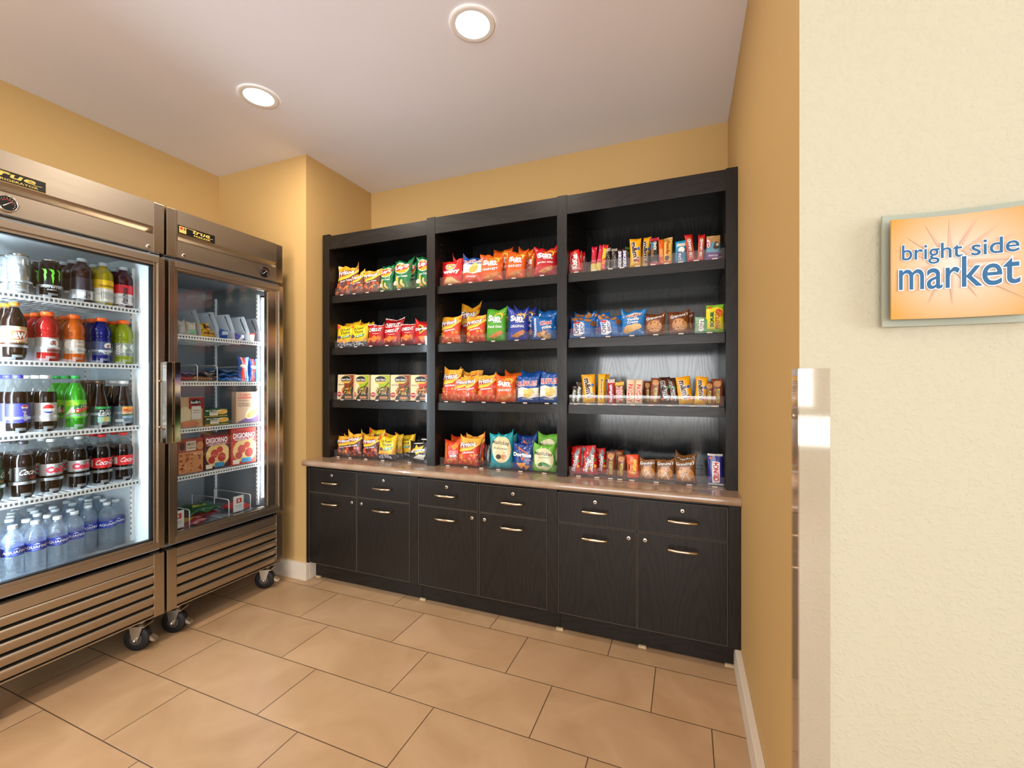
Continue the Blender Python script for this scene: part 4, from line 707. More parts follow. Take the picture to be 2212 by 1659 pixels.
BOT = {
 # key: name, desc, profile, fill (z, liquid), cap (r, h, colour), label (z0, z1, r, base, art), height
 'root_beer': ('soda_bottle', 'root beer bottle with orange cap', COLA, (.214, '#180A05', .15), (.0148, .013, '#F08A24'), (.060, .135, .0356, '#D9B884', [('e', .04, .52, .2, .3, WH, 8), ('e', .04, .52, .18, .26, '#C85A1E', 8), ('t', 'A&W', .04, .52, .26, .36, WH, dict(ol='#3A1A0C', b=.05)), ('r', -.5, 0, .5, .12, '#3A1A0C'), ('t', 'ROOT BEER', .04, .12, .26, .10, '#3A1A0C')])),
 'sport_red': ('sports_drink_bottle', 'red sports drink bottle', GATO, (.196, '#A81414', .35), (.0205, .018, '#F4641E'), (.036, .100, .0352, '#9A938E', [('e', .06, .62, .09, .3, WH), ('t', 'G', .06, .62, .1, .4, '#8A8480', dict(b=.08)), ('p', [(.04, .54), (.07, .78), (.09, .6)], RD), ('r', -.02, .06, .16, .3, '#7A3A3A')])),
 'sport_orange': ('sports_drink_bottle', 'orange sports drink bottle', GATO, (.196, '#C65A0C', .35), (.0205, .018, '#F4641E'), (.036, .100, .0352, '#B4A596', [('e', -.1, .62, .08, .3, '#D9D2CC'), ('r', .0, .08, .14, .42, '#E9E4DE'), ('t', 'IIIIIIII', .07, .27, .10, .24, '#6A645E'), ('t', 'ORANGE', .07, .68, .12, .12, WH)])),
 'sport_blue': ('sports_drink_bottle', 'deep blue sports drink bottle', GATO, (.196, '#14186E', .35), (.0205, .018, '#F4641E'), (.036, .100, .0352, '#3A4468', [('t', 'G', .08, .68, .14, .46, '#D9DCE4', dict(b=.08)), ('p', [(.07, .62), (.10, .82), (.12, .64)], RD), ('t', 'FIERCE', .05, .28, .22, .18, WH, dict(sh=.2, b=.03)), ('t', 'GRAPE', .05, .12, .1, .07, WH)])),
 'sport_lime': ('sports_drink_bottle', 'lime yellow sports drink bottle', GATO, (.196, '#98A416', .35), (.0205, .018, '#F4641E'), (.036, .100, .0352, '#8E968C', [('p', [(-.04, .9), (.06, .5), (.0, .1), (-.08, .5)], '#C4CCB8'), ('e', .14, .66, .06, .26, '#DCE2DC'), vertical('COOL', WH, x=-.12, w=.7, h=.08), ('e', .06, .3, .07, .3, '#6A7468')])),
 'vit_dark': ('juice_bottle', 'dark purple juice drink bottle', VITA, (.186, '#2A0A16', .4), (.0172, .016, '#A9B4B8'), (.014, .108, .0365, '#E2E4E4', [('r', -.5, .42, .5, 1, '#241A24'), vertical('vitaminwater', '#241A24', x=.05, w=.86, h=.11, cy=.42), ('t', 'IIIIIIIII', -.16, .3, .1, .2, '#8A8A8A')])),
 'vit_yellow': ('juice_bottle', 'yellow juice drink bottle', VITA, (.186, '#B8A414', .35), (.0172, .016, '#A9B4B8'), (.014, .115, .0365, '#E9E6DA', [('r', -.5, .62, .5, 1, '#E8BC12'), ('t', 'vitaminwater', .05, .74, .34, .12, '#4A3A10'), ('r', -.1, .12, .2, .5, '#FBFAF4'), ('t', 'lllllllllll', .05, .31, .26, .34, '#8A8678')])),
 'vit_red': ('juice_bottle', 'dark berry juice drink bottle with red label', VITA, (.186, '#4A0A14', .4), (.0172, .016, '#A9B4B8'), (.014, .108, .0365, '#E9E4E4', [('r', -.5, .55, .5, 1, '#C81A28'), vertical('vitaminwater', '#2A2024', x=.0, w=.86, h=.11, cy=.46), ('t', 'IIIIIII', .18, .3, .1, .3, '#6A5A5A')])),
 'pepsi': ('soda_bottle', 'cola bottle with purple blue label and violet cap', PEPS, (.168, '#120805', .15), (.0152, .014, '#4A4AB8'), (.044, .122, .0351, '#3A3AA6', globe(.05, .8, .13, 2.8)+[vertical('pepsi', WH, x=.05, w=.5, h=.07, cy=.36), ('r', -.34, .35, -.24, .95, '#E9E4DC')])),
 'pepsi_diet': ('soda_bottle', 'diet cola bottle with silver label and white cap', PEPS, (.168, '#120805', .15), (.0152, .014, '#E9ECEE'), (.044, .122, .0351, '#B9B6B2', globe(.04, .66, .27, 2.8)+[('t', 'pepsi', .02, .28, .14, .10, '#7A8294')])),
 'dew': ('soda_bottle', 'bright green citrus soda bottle', PEPS, (.205, '#2FA01A', .4), (.0152, .014, '#22A04A'), (.050, .130, .0351, '#5CC828', [('p', [(-.5, .8), (-.1, 1), (.0, .8), (.2, 1), (.5, .7), (.5, .55), (.1, .75), (-.3, .6)], '#8CCB2A'), ('p', [(-.2, .22), (.3, .62), (.32, .92), (-.1, .62)], '#E9E4D6'), ('t', 'Mtn', .04, .66, .22, .24, '#1E6A32', dict(rot=14, sh=.3, b=.04)), ('t', 'DEW', .07, .45, .26, .24, '#D8282A', dict(rot=14, sh=.3, b=.05)), ('p', [(-.2, .1), (.2, .2), (-.05, .3)], '#2A7A1E')])),
 'leaf_tea': ('tea_bottle', 'brown tea bottle with green label', TEA_, (.200, '#2A1408', .25), (.0195, .018, '#4A3420'), (.012, .098, .0365, '#22322A', [('r', -.1, .86, .26, .98, '#2F9A4A'), ('t', 'PURE', .07, .74, .2, .12, '#D9DCD4'), ('t', 'LEAF', .07, .58, .24, .18, WH, dict(b=.03)), ('r', -.06, .14, .2, .46, '#8FB8A8'), ('e', .07, .3, .07, .13, '#D9D48A')])),
 'peach_tea': ('tea_bottle', 'brown tea bottle with white cap', TEA_, (.190, '#241006', .25), (.0195, .016, '#E4E6E4'), (.012, .095, .0365, '#5A6A74', [('r', -.02, .5, .26, .96, '#E9A23A'), ('t', 'PEACH', .12, .74, .24, .2, '#B8281E', dict(b=.03)), ('r', -.02, .46, .26, .54, '#3A5A2A'), ('r', -.02, .3, .26, .44, '#8FA8B8'), ('r', -.14, .1, .0, .26, '#C9D2D6')])),
 'cola_zero': ('soda_bottle', 'cola bottle with clear black label and black cap', COLA, (.178, '#0E0605', .12), (.0148, .013, '#2A2C2E'), (.072, .130, .0352, '#1A1816', [('t', 'Coca-Cola', .12, .62, .40, .40, WH, dict(sh=.4)), ('t', 'zero', .1, .2, .12, .14, RD), ('r', -.3, .1, -.2, .9, '#C9CCC8')])),
 'cola_life': ('soda_bottle', 'green tinted cola bottle with script lettering', COLA, (.178, '#0E3A26', .4), (.0148, .013, '#3A4A40'), (.072, .130, .0352, '#125A3A', [('t', 'Coca-Cola', .08, .62, .36, .40, WH, dict(sh=.4)), ('t', 'life', .1, .2, .10, .14, OR), ('r', .26, .1, .34, .9, '#D9DCD8')])),
 'cola_diet': ('soda_bottle', 'diet cola bottle with silver label', COLA, (.178, '#100705', .12), (.0148, .013, '#D4DADC'), (.080, .128, .0352, '#B4B4B4', [('t', 'Diet', .12, .84, .12, .2, '#2A2A2C', dict(sh=.3)), ('t', 'Coke', .06, .48, .34, .56, '#CE2036', dict(b=.06)), ('r', -.1, .06, .2, .10, '#6A6A6C')])),
 'cola_red': ('soda_bottle', 'cola bottle with red label and red cap', COLA, (.178, '#100705', .12), (.0148, .013, '#DB2222'), (.080, .126, .0352, '#D01C20', [('t', 'Coca-Cola', .10, .55, .40, .50, WH, dict(sh=.4)), ('r', -.26, .15, -.16, .85, '#E9DAD6')])),
 'water': ('water_bottle', 'clear water bottle with blue label and white cap', WATR, (0, None, 0), (.0140, .014, '#EAF0F4'), (.103, .137, .0324, '#2B3FA6', [('t', 'AQUAFINA', .04, .45, .40, .36, WH, dict(b=.02)), ('p', [(.0, .78), (.05, .92), (.10, .78)], '#D9E4F4'), ('r', -.02, .14, .12, .18, '#A9B8E0')])),
}
def bottle_parts(key):
    name, desc, prof, (fz, fc, tl), (cr, ch, cc), (l0, l1, lr, lb, art), = BOT[key]; top = prof[-1][0]
    pr = list(prof)
    if fc and fz < top:
        for i in range(len(pr)-1):
            if pr[i][0] < fz < pr[i+1][0]: s = (fz-pr[i][0])/(pr[i+1][0]-pr[i][0]); pr.insert(i+1, (fz, pr[i][1]+s*(pr[i+1][1]-pr[i][1]))); break
    lm = liquid('liquid_'+fc.lstrip('#'), fc, tl) if fc and 'liquid_'+fc.lstrip('#') not in MC else (MC['liquid_'+fc.lstrip('#')] if fc else None)
    z = (lambda a, b: M_water) if not fc else (lambda a, b: lm if b <= fz+1e-6 else M_pet)
    b = MB(); soda = prof in (COLA, PEPS); b.lathe(pr, None, 40 if soda else 28, zones=z, ripple=foot if soda else None)
    if fc and fz < top-.01 and soda: r = [q[1] for q in pr if abs(q[0]-fz) < 1e-6][0]; b.lathe([(fz-.0006, r*.985), (fz-.0004, r*.985)], lm, 20)
    body = b
    c = MB(); zc = top-.004; n = 36
    c.lathe([(zc, cr), (zc+ch*.8, cr), (zc+ch, cr*.92)], ink(cc, 'cap'), n, ripple=lambda a, q: .03*(math.cos(18*a) > 0))
    m = MB(); asp = 2*math.pi*lr/(l1-l0); n = 32
    V = [(lr*math.cos(2*math.pi*i/n), lr*math.sin(2*math.pi*i/n), zz) for zz in (l0, l1) for i in range(n)]
    m.add(V, [(i, (i+1) % n, n+(i+1) % n, n+i) for i in range(n)], ink(lb, 'label'), True)
    def fn(P, o): return [((lr+o)*math.cos(2*math.pi*x), (lr+o)*math.sin(2*math.pi*x), l0+y*(l1-l0)) for x, y in P]
    print_art(m, art_pieces(expand(art, asp), asp, 32, 1), fn, 'label', .0002)
    return body, c, m
def can_parts(col, claw, word):
    b = MB(); b.lathe([(0, .024), (.004, .0265), (.012, .033), (.145, .033), (.156, .0275)], ink(col, 'metal'), 32)
    c = MB(); c.lathe([(.156, .0275), (.160, .0280), (.162, .0275), (.160, .0255), (.158, .0250)], M_chrome, 32); c.box((-.008, -.006, .1585), (.012, .006, .160), M_chrome)
    m = MB(); lr, l0, l1 = .0332, .012, .145; asp = 2*math.pi*lr/(l1-l0)
    def fn(P, o): return [((lr+o)*math.cos(2*math.pi*x), (lr+o)*math.sin(2*math.pi*x), l0+y*(l1-l0)) for x, y in P]
    print_art(m, art_pieces(mclaw(claw, .02)+[('t', 'MONSTER', .02, .26, .34, .09, word, dict(b=.02)), ('t', 'ENERGY', .02, .16, .14, .035, word)], asp, 32, 2), fn, 'label', .0002)
    return b, c, m
PROT = {}
ORD = ['front', 'second', 'third', 'fourth', 'fifth']
def put_bottle(key, x, y, z, label, group, rz=0., cat='bottle'):
    if key not in PROT:
        if key.startswith('can_'):
            nm, ds = 'drink_can', ''; parts = can_parts(*{'can_silver': ('#C9D2D4', '#5A6068', '#3A3A3C'), 'can_black': ('#141414', '#5FD02A', '#E9ECE9')}[key]); pn = ('body', 'lid', 'printing')
        else: nm = BOT[key][0]; parts = bottle_parts(key); pn = ('body', 'cap', 'label')
        r = thing(nm, (0, 0, 0), None, None); ch = [p.build(n, r, loc=(0, 0, 0)) for p, n in zip(parts, pn)]; PROT[key] = (r, ch); used = False
    else: used = True
    r, ch = PROT[key]
    if used:
        q = r.copy(); COL.objects.link(q)
        for c in ch: k = c.copy(); COL.objects.link(k); k.parent = q
        r = q
    r.location = (x, y, z); r.rotation_euler = (0, 0, rz); tag(r, label, cat, group); return r
RD_ = random.Random(4)
LANES = [(0, [('can_silver', .893, 3), ('can_black', .986, 3), ('vit_dark', 1.092, 3), ('vit_yellow', 1.168, 3), ('vit_red', 1.246, 3)]),
         (1, [('root_beer', .880, 3), ('sport_red', .978, 4), ('sport_orange', 1.064, 3), ('sport_blue', 1.160, 4), ('sport_lime', 1.246, 3)]),
         (2, [('pepsi', .890, 3), ('pepsi_diet', .972, 3), ('dew', 1.070, 3), ('leaf_tea', 1.155, 3), ('peach_tea', 1.246, 3)]),
         (3, [('cola_life', .815, 2), ('cola_zero', .905, 3), ('cola_diet', .990, 3), ('cola_diet', 1.080, 3), ('cola_red', 1.163, 3), ('cola_red', 1.247, 3)])]
SHN = ['top shelf', 'second shelf', 'third shelf', 'fourth shelf']
CAND = {'can_silver': 'silver energy drink can', 'can_black': 'black energy drink can with green claw mark'}
glide = None
for si, lanes in LANES:
    z = Z1[si]+.0015
    for li, (key, y, n) in enumerate(lanes):
        ds = CAND.get(key) or BOT[key][1]; dup2 = key in ('cola_diet', 'cola_red'); side = ''
        if dup2: side = ', left lane' if lanes[li+1:] and lanes[li+1][0] == key else ', right lane'
        grp = 'drinks on the '+SHN[si]+' of the left cooler'
        for k in range(n):
            where = ('front of its row' if k == 0 else ORD[k]+' from the glass')
            put_bottle(key, -2.522-k*.0745, y+(RD_.uniform(-.003, .003) if k else 0), z, f'{ds}, {where}, {SHN[si]}{side}'.replace('fortified ', '') , grp, RD_.uniform(-.42, -.08), 'can' if key.startswith('can') else 'bottle')
        # curved plastic front stop with side wall
        r = .040; zt = {0: .052, 1: .060, 2: .068, 3: .070}[si]; t = thing('bottle_stop', (-2.522, y, z), f'frosted plastic stop around the {ds.replace(" bottle","").replace(" with"," of").split(" of ")[0].split(" and ")[0]} row, {SHN[si]}{side}'.replace("brown tea row", "green labelled brown tea row" if key == "leaf_tea" else "white capped brown tea row"), 'shelf divider', 'plastic stops at the front of the bottle rows')
        m = MB(); n1 = 14; V = []; F = []; nz = 6
        for i in range(n1+1):
            a = math.radians(-100+200*i/n1)
            for j in range(nz+1): V.append((r*math.cos(a) if abs(a) < 1.6 else r*math.cos(a), r*math.sin(a), .001+zt*j/nz))
        for i in range(n1):
            for j in range(nz):
                inside = 2 <= i <= n1-3 and 1 <= j <= nz-2 and not (j == 1 and i > 4 and i < 8)
                if j == 0 and 5 < i < n1-2: inside = True
                if not inside: q = i*(nz+1)+j; F.append((q, q+nz+1, q+nz+2, q+1))
        m.add(V, F, M_frost, True); m.build('front_band', t, loc=(0, 0, 0))
        m = MB(); m.box((-.30, -r-.0008, .001), (.002, -r+.0006, zt*.75), M_frost); m.build('side_wall', t, loc=(0, 0, 0))
# water bottles crowded on the cooler floor
WP = [(-2.518, .874), (-2.517, .940), (-2.517, 1.008), (-2.539, 1.073), (-2.596, .850), (-2.585, .938), (-2.586, 1.004), (-2.606, 1.088), (-2.614, 1.152), (-2.594, 1.216), (-2.607, 1.268),
      (-2.653, .912), (-2.656, .998), (-2.672, 1.062), (-2.661, 1.178), (-2.676, 1.243), (-2.719, .938), (-2.729, 1.016), (-2.743, 1.083), (-2.732, 1.148), (-2.737, 1.212), (-2.778, .960), (-2.792, 1.030), (-2.790, 1.152), (-2.776, 1.270), (-2.808, 1.215), (-2.848, .999), (-2.853, 1.078), (-2.861, 1.266), (-2.905, 1.215), (-2.520, .806), (-2.660, .840)]
WP = sorted(WP, key=lambda p: (-round((p[0]+2.52)/.068), p[1])); done = []
for i, (x, y) in enumerate(WP):
    for q in done:     # keep them apart
        d = math.hypot(x-q[0], y-q[1])
        if d < .0645: x -= (.0645-d)*1.0 if x <= q[0] else 0; y += (.002 if y > q[1] else -.002)
    done.append((x, min(y, 1.262)))
rows = {}
for p in sorted(done, key=lambda p: -p[0]): rows.setdefault(round((-2.50-p[0])/.068), []).append(p)
RN = ['front row', 'second row', 'third row', 'fourth row', 'fifth row', 'sixth row', 'seventh row', 'eighth row']
ON = ['leftmost', 'second from left', 'third from left', 'fourth from left', 'fifth from left', 'sixth from left', 'seventh from left', 'eighth from left']
for ri, k in enumerate(sorted(rows)):
    for ci, (x, y) in enumerate(sorted(rows[k], key=lambda p: p[1])):
        put_bottle('water', x, y, .4785, f'clear water bottle with blue label on cooler floor, {RN[min(ri, 7)]}, {ON[min(ci, 7)]}', 'water bottles on the cooler floor', RD_.uniform(-.6, -.1))
# ---------------- snacks on the bookcase shelves: kind, x, y, z, width, height, lean in degrees, shelf section
ITEMS = [
 ('fritos_bbq', -2.13, 2.305, 1.867, 0.159, 0.189, 6, 1),
 ('fritos_bbq', -2.029, 2.305, 1.867, 0.103, 0.137, -5, 1),
 ('fritos_bbq', -1.915, 2.305, 1.867, 0.129, 0.146, 0, 1),
 ('lays_green', -1.799, 2.305, 1.867, 0.103, 0.163, 3, 1),
 ('lays_green', -1.682, 2.305, 1.867, 0.135, 0.183, 6, 1),
 ('lays_green', -1.64, 2.36, 1.867, 0.085, 0.182, -8, 1),
 ('lays_green', -1.516, 2.305, 1.867, 0.11, 0.192, 2, 1),
 ('lays_red', -1.316, 2.305, 1.867, 0.144, 0.146, 0, 2),
 ('lays_red', -1.32, 2.36, 1.867, 0.077, 0.175, 8, 2),
 ('ruffles_ched', -1.177, 2.305, 1.867, 0.133, 0.149, 5, 2),
 ('sun_orange', -1.05, 2.305, 1.867, 0.144, 0.154, 0, 2),
 ('sun_orange', -1.02, 2.36, 1.867, 0.122, 0.193, 6, 2),
 ('sun_orange', -0.9, 2.305, 1.867, 0.119, 0.153, 6, 2),
 ('sun_orange', -0.875, 2.36, 1.867, 0.092, 0.18, 8, 2),
 ('sun_orange', -0.832, 2.36, 1.867, 0.056, 0.158, -3, 2),
 ('sun_red', -0.724, 2.305, 1.867, 0.127, 0.156, 4, 2),
 ('sun_red', -0.684, 2.36, 1.867, 0.085, 0.154, 6, 2),
 ('kitkat', -0.542, 2.305, 1.867, 0.068, 0.12, -12, 3),
 ('kitkat', -0.531, 2.36, 1.867, 0.05, 0.131, -10, 3),
 ('kitkat', -0.525, 2.415, 1.867, 0.044, 0.144, -8, 3),
 ('chew_bar', -0.453, 2.305, 1.867, 0.029, 0.136, 2, 3),
 ('chew_bar', -0.428, 2.305, 1.867, 0.029, 0.139, 8, 3),
 ('fruit_bar', -0.404, 2.305, 1.867, 0.028, 0.14, 7, 3),
 ('cookie_bar', -0.376, 2.305, 1.867, 0.029, 0.117, 0, 3),
 ('cookie_bar', -0.344, 2.305, 1.867, 0.029, 0.113, 0, 3),
 ('snickers', -0.315, 2.305, 1.867, 0.023, 0.103, 0, 3),
 ('snickers', -0.29, 2.305, 1.867, 0.024, 0.105, 0, 3),
 ('green_bar', -0.287, 2.36, 1.867, 0.024, 0.13, 2, 3),
 ('mm_yellow', -0.237, 2.305, 1.867, 0.058, 0.152, 0, 3),
 ('mm_yellow', -0.196, 2.36, 1.867, 0.039, 0.168, 5, 3),
 ('kind_bar', -0.144, 2.305, 1.867, 0.045, 0.145, 0, 3),
 ('power_bar_orange', -0.109, 2.305, 1.867, 0.026, 0.134, -2, 3),
 ('power_bar', -0.082, 2.305, 1.867, 0.042, 0.135, 2, 3),
 ('luna', -0.019, 2.305, 1.867, 0.052, 0.112, 0, 3),
 ('hundred_grand', 0.032, 2.305, 1.867, 0.037, 0.138, -7, 3),
 ('hundred_grand', 0.07, 2.305, 1.867, 0.031, 0.133, 3, 3),
 ('clif', 0.121, 2.305, 1.867, 0.061, 0.115, 4, 3),
 ('clif', 0.142, 2.36, 1.867, 0.058, 0.134, -4, 3),
 ('wheat_thins', -2.133, 2.305, 1.516, 0.153, 0.145, 0, 4),
 ('wheat_thins', -2.134, 2.36, 1.516, 0.152, 0.169, -6, 4),
 ('wheat_thins', -2.024, 2.305, 1.516, 0.143, 0.149, 0, 4),
 ('wheat_thins', -2.014, 2.36, 1.516, 0.123, 0.162, 4, 4),
 ('cheezit', -1.885, 2.305, 1.516, 0.126, 0.137, 2, 4),
 ('cheezit', -1.754, 2.305, 1.516, 0.137, 0.121, 0, 4),
 ('cheezit', -1.796, 2.36, 1.516, 0.145, 0.176, 4, 4),
 ('cheezit', -1.627, 2.305, 1.516, 0.112, 0.13, -3, 4),
 ('doritos_red', -1.522, 2.305, 1.516, 0.114, 0.142, 3, 4),
 ('fritos_orig', -1.321, 2.305, 1.516, 0.133, 0.157, -1, 5),
 ('fritos_orig', -1.267, 2.415, 1.516, 0.124, 0.235, 8, 5),
 ('fritos_orig', -1.15, 2.305, 1.516, 0.13, 0.15, -2, 5),
 ('sun_green', -1.024, 2.305, 1.516, 0.126, 0.185, 2, 5),
 ('sun_green', -1.002, 2.36, 1.516, 0.086, 0.169, 0, 5),
 ('sun_blue', -0.885, 2.305, 1.516, 0.119, 0.175, 0, 5),
 ('sun_blue', -0.857, 2.36, 1.516, 0.127, 0.187, -4, 5),
 ('chex_blue', -0.729, 2.305, 1.516, 0.134, 0.128, 0, 5),
 ('chex_blue', -0.727, 2.36, 1.516, 0.133, 0.165, 3, 5),
 ('chips_ahoy', -0.508, 2.305, 1.516, 0.136, 0.107, 0, 6),
 ('chips_ahoy', -0.517, 2.36, 1.516, 0.118, 0.139, 2, 6),
 ('chips_ahoy', -0.368, 2.305, 1.516, 0.121, 0.109, 0, 6),
 ('chips_ahoy', -0.439, 2.36, 1.516, 0.12, 0.136, 0, 6),
 ('sandwich_cookie', -0.248, 2.305, 1.516, 0.122, 0.129, 0, 6),
 ('brown_cookie', -0.141, 2.305, 1.516, 0.1, 0.108, 0, 6),
 ('brown_cookie', -0.026, 2.305, 1.516, 0.098, 0.111, 0, 6),
 ('brown_cookie', 0.006, 2.36, 1.516, 0.073, 0.112, 0, 6),
 ('gum', 0.077, 2.305, 1.516, 0.064, 0.079, 0, 6),
 ('sour_candy', 0.132, 2.305, 1.516, 0.078, 0.134, 2, 6),
 ('noodle_brown', -2.128, 2.305, 1.164, 0.164, 0.168, 0, 7),
 ('noodle_green', -2.002, 2.305, 1.164, 0.157, 0.165, 0, 7),
 ('noodle_green', -1.841, 2.305, 1.164, 0.152, 0.164, 0, 7),
 ('noodle_brown', -1.685, 2.305, 1.164, 0.152, 0.163, 0, 7),
 ('noodle_red', -1.533, 2.305, 1.164, 0.144, 0.161, 0, 7),
 ('fritos_orig', -1.328, 2.305, 1.164, 0.119, 0.185, 8, 8),
 ('fritos_orig', -1.341, 2.36, 1.164, 0.095, 0.179, 0, 8),
 ('fritos_orig', -1.243, 2.305, 1.164, 0.097, 0.143, 3, 8),
 ('fritos_orig', -1.181, 2.305, 1.164, 0.093, 0.149, -4, 8),
 ('fritos_orig', -1.213, 2.36, 1.164, 0.137, 0.179, 0, 8),
 ('fritos_orig', -1.086, 2.305, 1.164, 0.116, 0.151, 3, 8),
 ('sun_orange', -0.961, 2.305, 1.164, 0.123, 0.151, 0, 8),
 ('sun_orange', -0.94, 2.36, 1.164, 0.107, 0.167, 3, 8),
 ('ruffles', -0.823, 2.305, 1.164, 0.131, 0.146, 0, 8),
 ('ruffles', -0.833, 2.36, 1.164, 0.123, 0.172, 0, 8),
 ('ruffles', -0.698, 2.305, 1.164, 0.112, 0.164, 2, 8),
 ('milky_bar', -0.558, 2.305, 1.164, 0.036, 0.091, 2, 9),
 ('milky_bar', -0.534, 2.305, 1.164, 0.039, 0.113, 3, 9),
 ('mm_yellow', -0.475, 2.305, 1.164, 0.072, 0.154, -3, 9),
 ('butter_bar', -0.412, 2.305, 1.164, 0.037, 0.158, 0, 9),
 ('butter_bar', -0.394, 2.36, 1.164, 0.031, 0.157, 0, 9),
 ('fast_break', -0.36, 2.305, 1.164, 0.038, 0.13, 0, 9),
 ('twix', -0.314, 2.305, 1.164, 0.05, 0.119, -2, 9),
 ('payday', -0.261, 2.305, 1.164, 0.043, 0.127, 0, 9),
 ('payday', -0.223, 2.305, 1.164, 0.04, 0.125, 2, 9),
 ('granola', -0.181, 2.36, 1.164, 0.037, 0.119, 0, 9),
 ('granola', -0.143, 2.305, 1.164, 0.049, 0.133, 3, 9),
 ('mm_brown', -0.087, 2.305, 1.164, 0.054, 0.137, -4, 9),
 ('mm_brown', -0.049, 2.305, 1.164, 0.038, 0.133, -6, 9),
 ('mm_yellow', 0.008, 2.305, 1.164, 0.067, 0.137, -8, 9),
 ('mm_yellow', 0.069, 2.305, 1.164, 0.055, 0.138, 4, 9),
 ('granola', 0.109, 2.305, 1.164, 0.043, 0.114, 0, 9),
 ('granola', 0.145, 2.305, 1.164, 0.051, 0.128, 0, 9),
 ('fritos_bbq', -2.137, 2.305, 0.781, 0.145, 0.125, 4, 10),
 ('fritos_chili', -2.06, 2.305, 0.781, 0.123, 0.15, 0, 10),
 ('fritos_chili', -1.926, 2.305, 0.781, 0.127, 0.137, 3, 10),
 ('fritos_bbq', -2.15, 2.36, 0.781, 0.121, 0.124, 0, 10),
 ('fritos_chili', -2.01, 2.36, 0.781, 0.098, 0.148, 0, 10),
 ('wheat_thins', -1.796, 2.305, 0.781, 0.129, 0.143, 0, 10),
 ('wheat_thins', -1.789, 2.36, 0.781, 0.136, 0.149, 0, 10),
 ('wheat_thins', -1.744, 2.415, 0.781, 0.148, 0.14, 5, 10),
 ('wheat_thins', -1.98, 2.415, 0.781, 0.141, 0.164, 6, 10),
 ('popcorn', -1.548, 2.305, 0.781, 0.145, 0.121, -6, 10),
 ('popcorn', -1.536, 2.36, 0.781, 0.131, 0.144, -3, 10),
 ('chex_ched', -1.312, 2.305, 0.781, 0.103, 0.138, 0, 11),
 ('chex_ched', -1.306, 2.36, 0.781, 0.098, 0.159, 0, 11),
 ('fritos_orig', -1.2, 2.305, 0.781, 0.132, 0.159, 3, 11),
 ('fritos_orig', -1.191, 2.36, 0.781, 0.132, 0.17, 0, 11),
 ('dark_bag', -1.107, 2.36, 0.781, 0.052, 0.125, 0, 11),
 ('vickie_teal', -0.987, 2.305, 0.781, 0.138, 0.192, -1, 11),
 ('vickie_teal', -0.979, 2.36, 0.781, 0.116, 0.178, 0, 11),
 ('doritos_blue', -0.855, 2.305, 0.781, 0.125, 0.146, 0, 11),
 ('doritos_blue', -0.848, 2.36, 0.781, 0.116, 0.185, 0, 11),
 ('vickie_green', -0.729, 2.305, 0.781, 0.127, 0.146, 0, 11),
 ('vickie_green', -0.725, 2.36, 0.781, 0.129, 0.194, 4, 11),
 ('skittles', -0.548, 2.305, 0.781, 0.057, 0.146, 0, 12),
 ('skittles', -0.527, 2.36, 0.781, 0.072, 0.145, -3, 12),
 ('skittles', -0.488, 2.305, 0.781, 0.067, 0.12, 6, 12),
 ('skittles', -0.453, 2.305, 0.781, 0.057, 0.156, -6, 12),
 ('skittles', -0.416, 2.36, 0.781, 0.055, 0.137, -4, 12),
 ('granola', -0.362, 2.305, 0.781, 0.049, 0.13, 0, 12),
 ('granola', -0.308, 2.305, 0.781, 0.046, 0.117, 0, 12),
 ('granola', -0.325, 2.36, 0.781, 0.045, 0.133, 0, 12),
 ('reeses', -0.247, 2.305, 0.781, 0.062, 0.121, -3, 12),
 ('choc_cookie', -0.176, 2.305, 0.781, 0.08, 0.101, 0, 12),
 ('choc_cookie', -0.093, 2.305, 0.781, 0.087, 0.104, 0, 12),
 ('choc_cookie', 0.002, 2.305, 0.781, 0.095, 0.111, 0, 12),
 ('choc_cookie', 0.005, 2.36, 0.781, 0.095, 0.128, 0, 12),
 ('crunch', 0.137, 2.305, 0.781, 0.067, 0.149, 0, 12),
]
BAYN = ['left bay', 'middle bay', 'right bay']; SHB = ['top shelf', 'second shelf', 'third shelf', 'worktop']
cnt = {}
for it in ITEMS: cnt.setdefault((it[0], it[7], it[2]), []).append(it)
ORDS = ['leftmost', 'second from left', 'third from left', 'fourth from left']
CATS = {'snack_bag': 'snack bag', 'cookie_bag': 'cookie bag', 'candy_bag': 'candy bag', 'candy_bar': 'candy bar', 'gum_pack': 'gum pack', 'noodle_box': 'food box'}
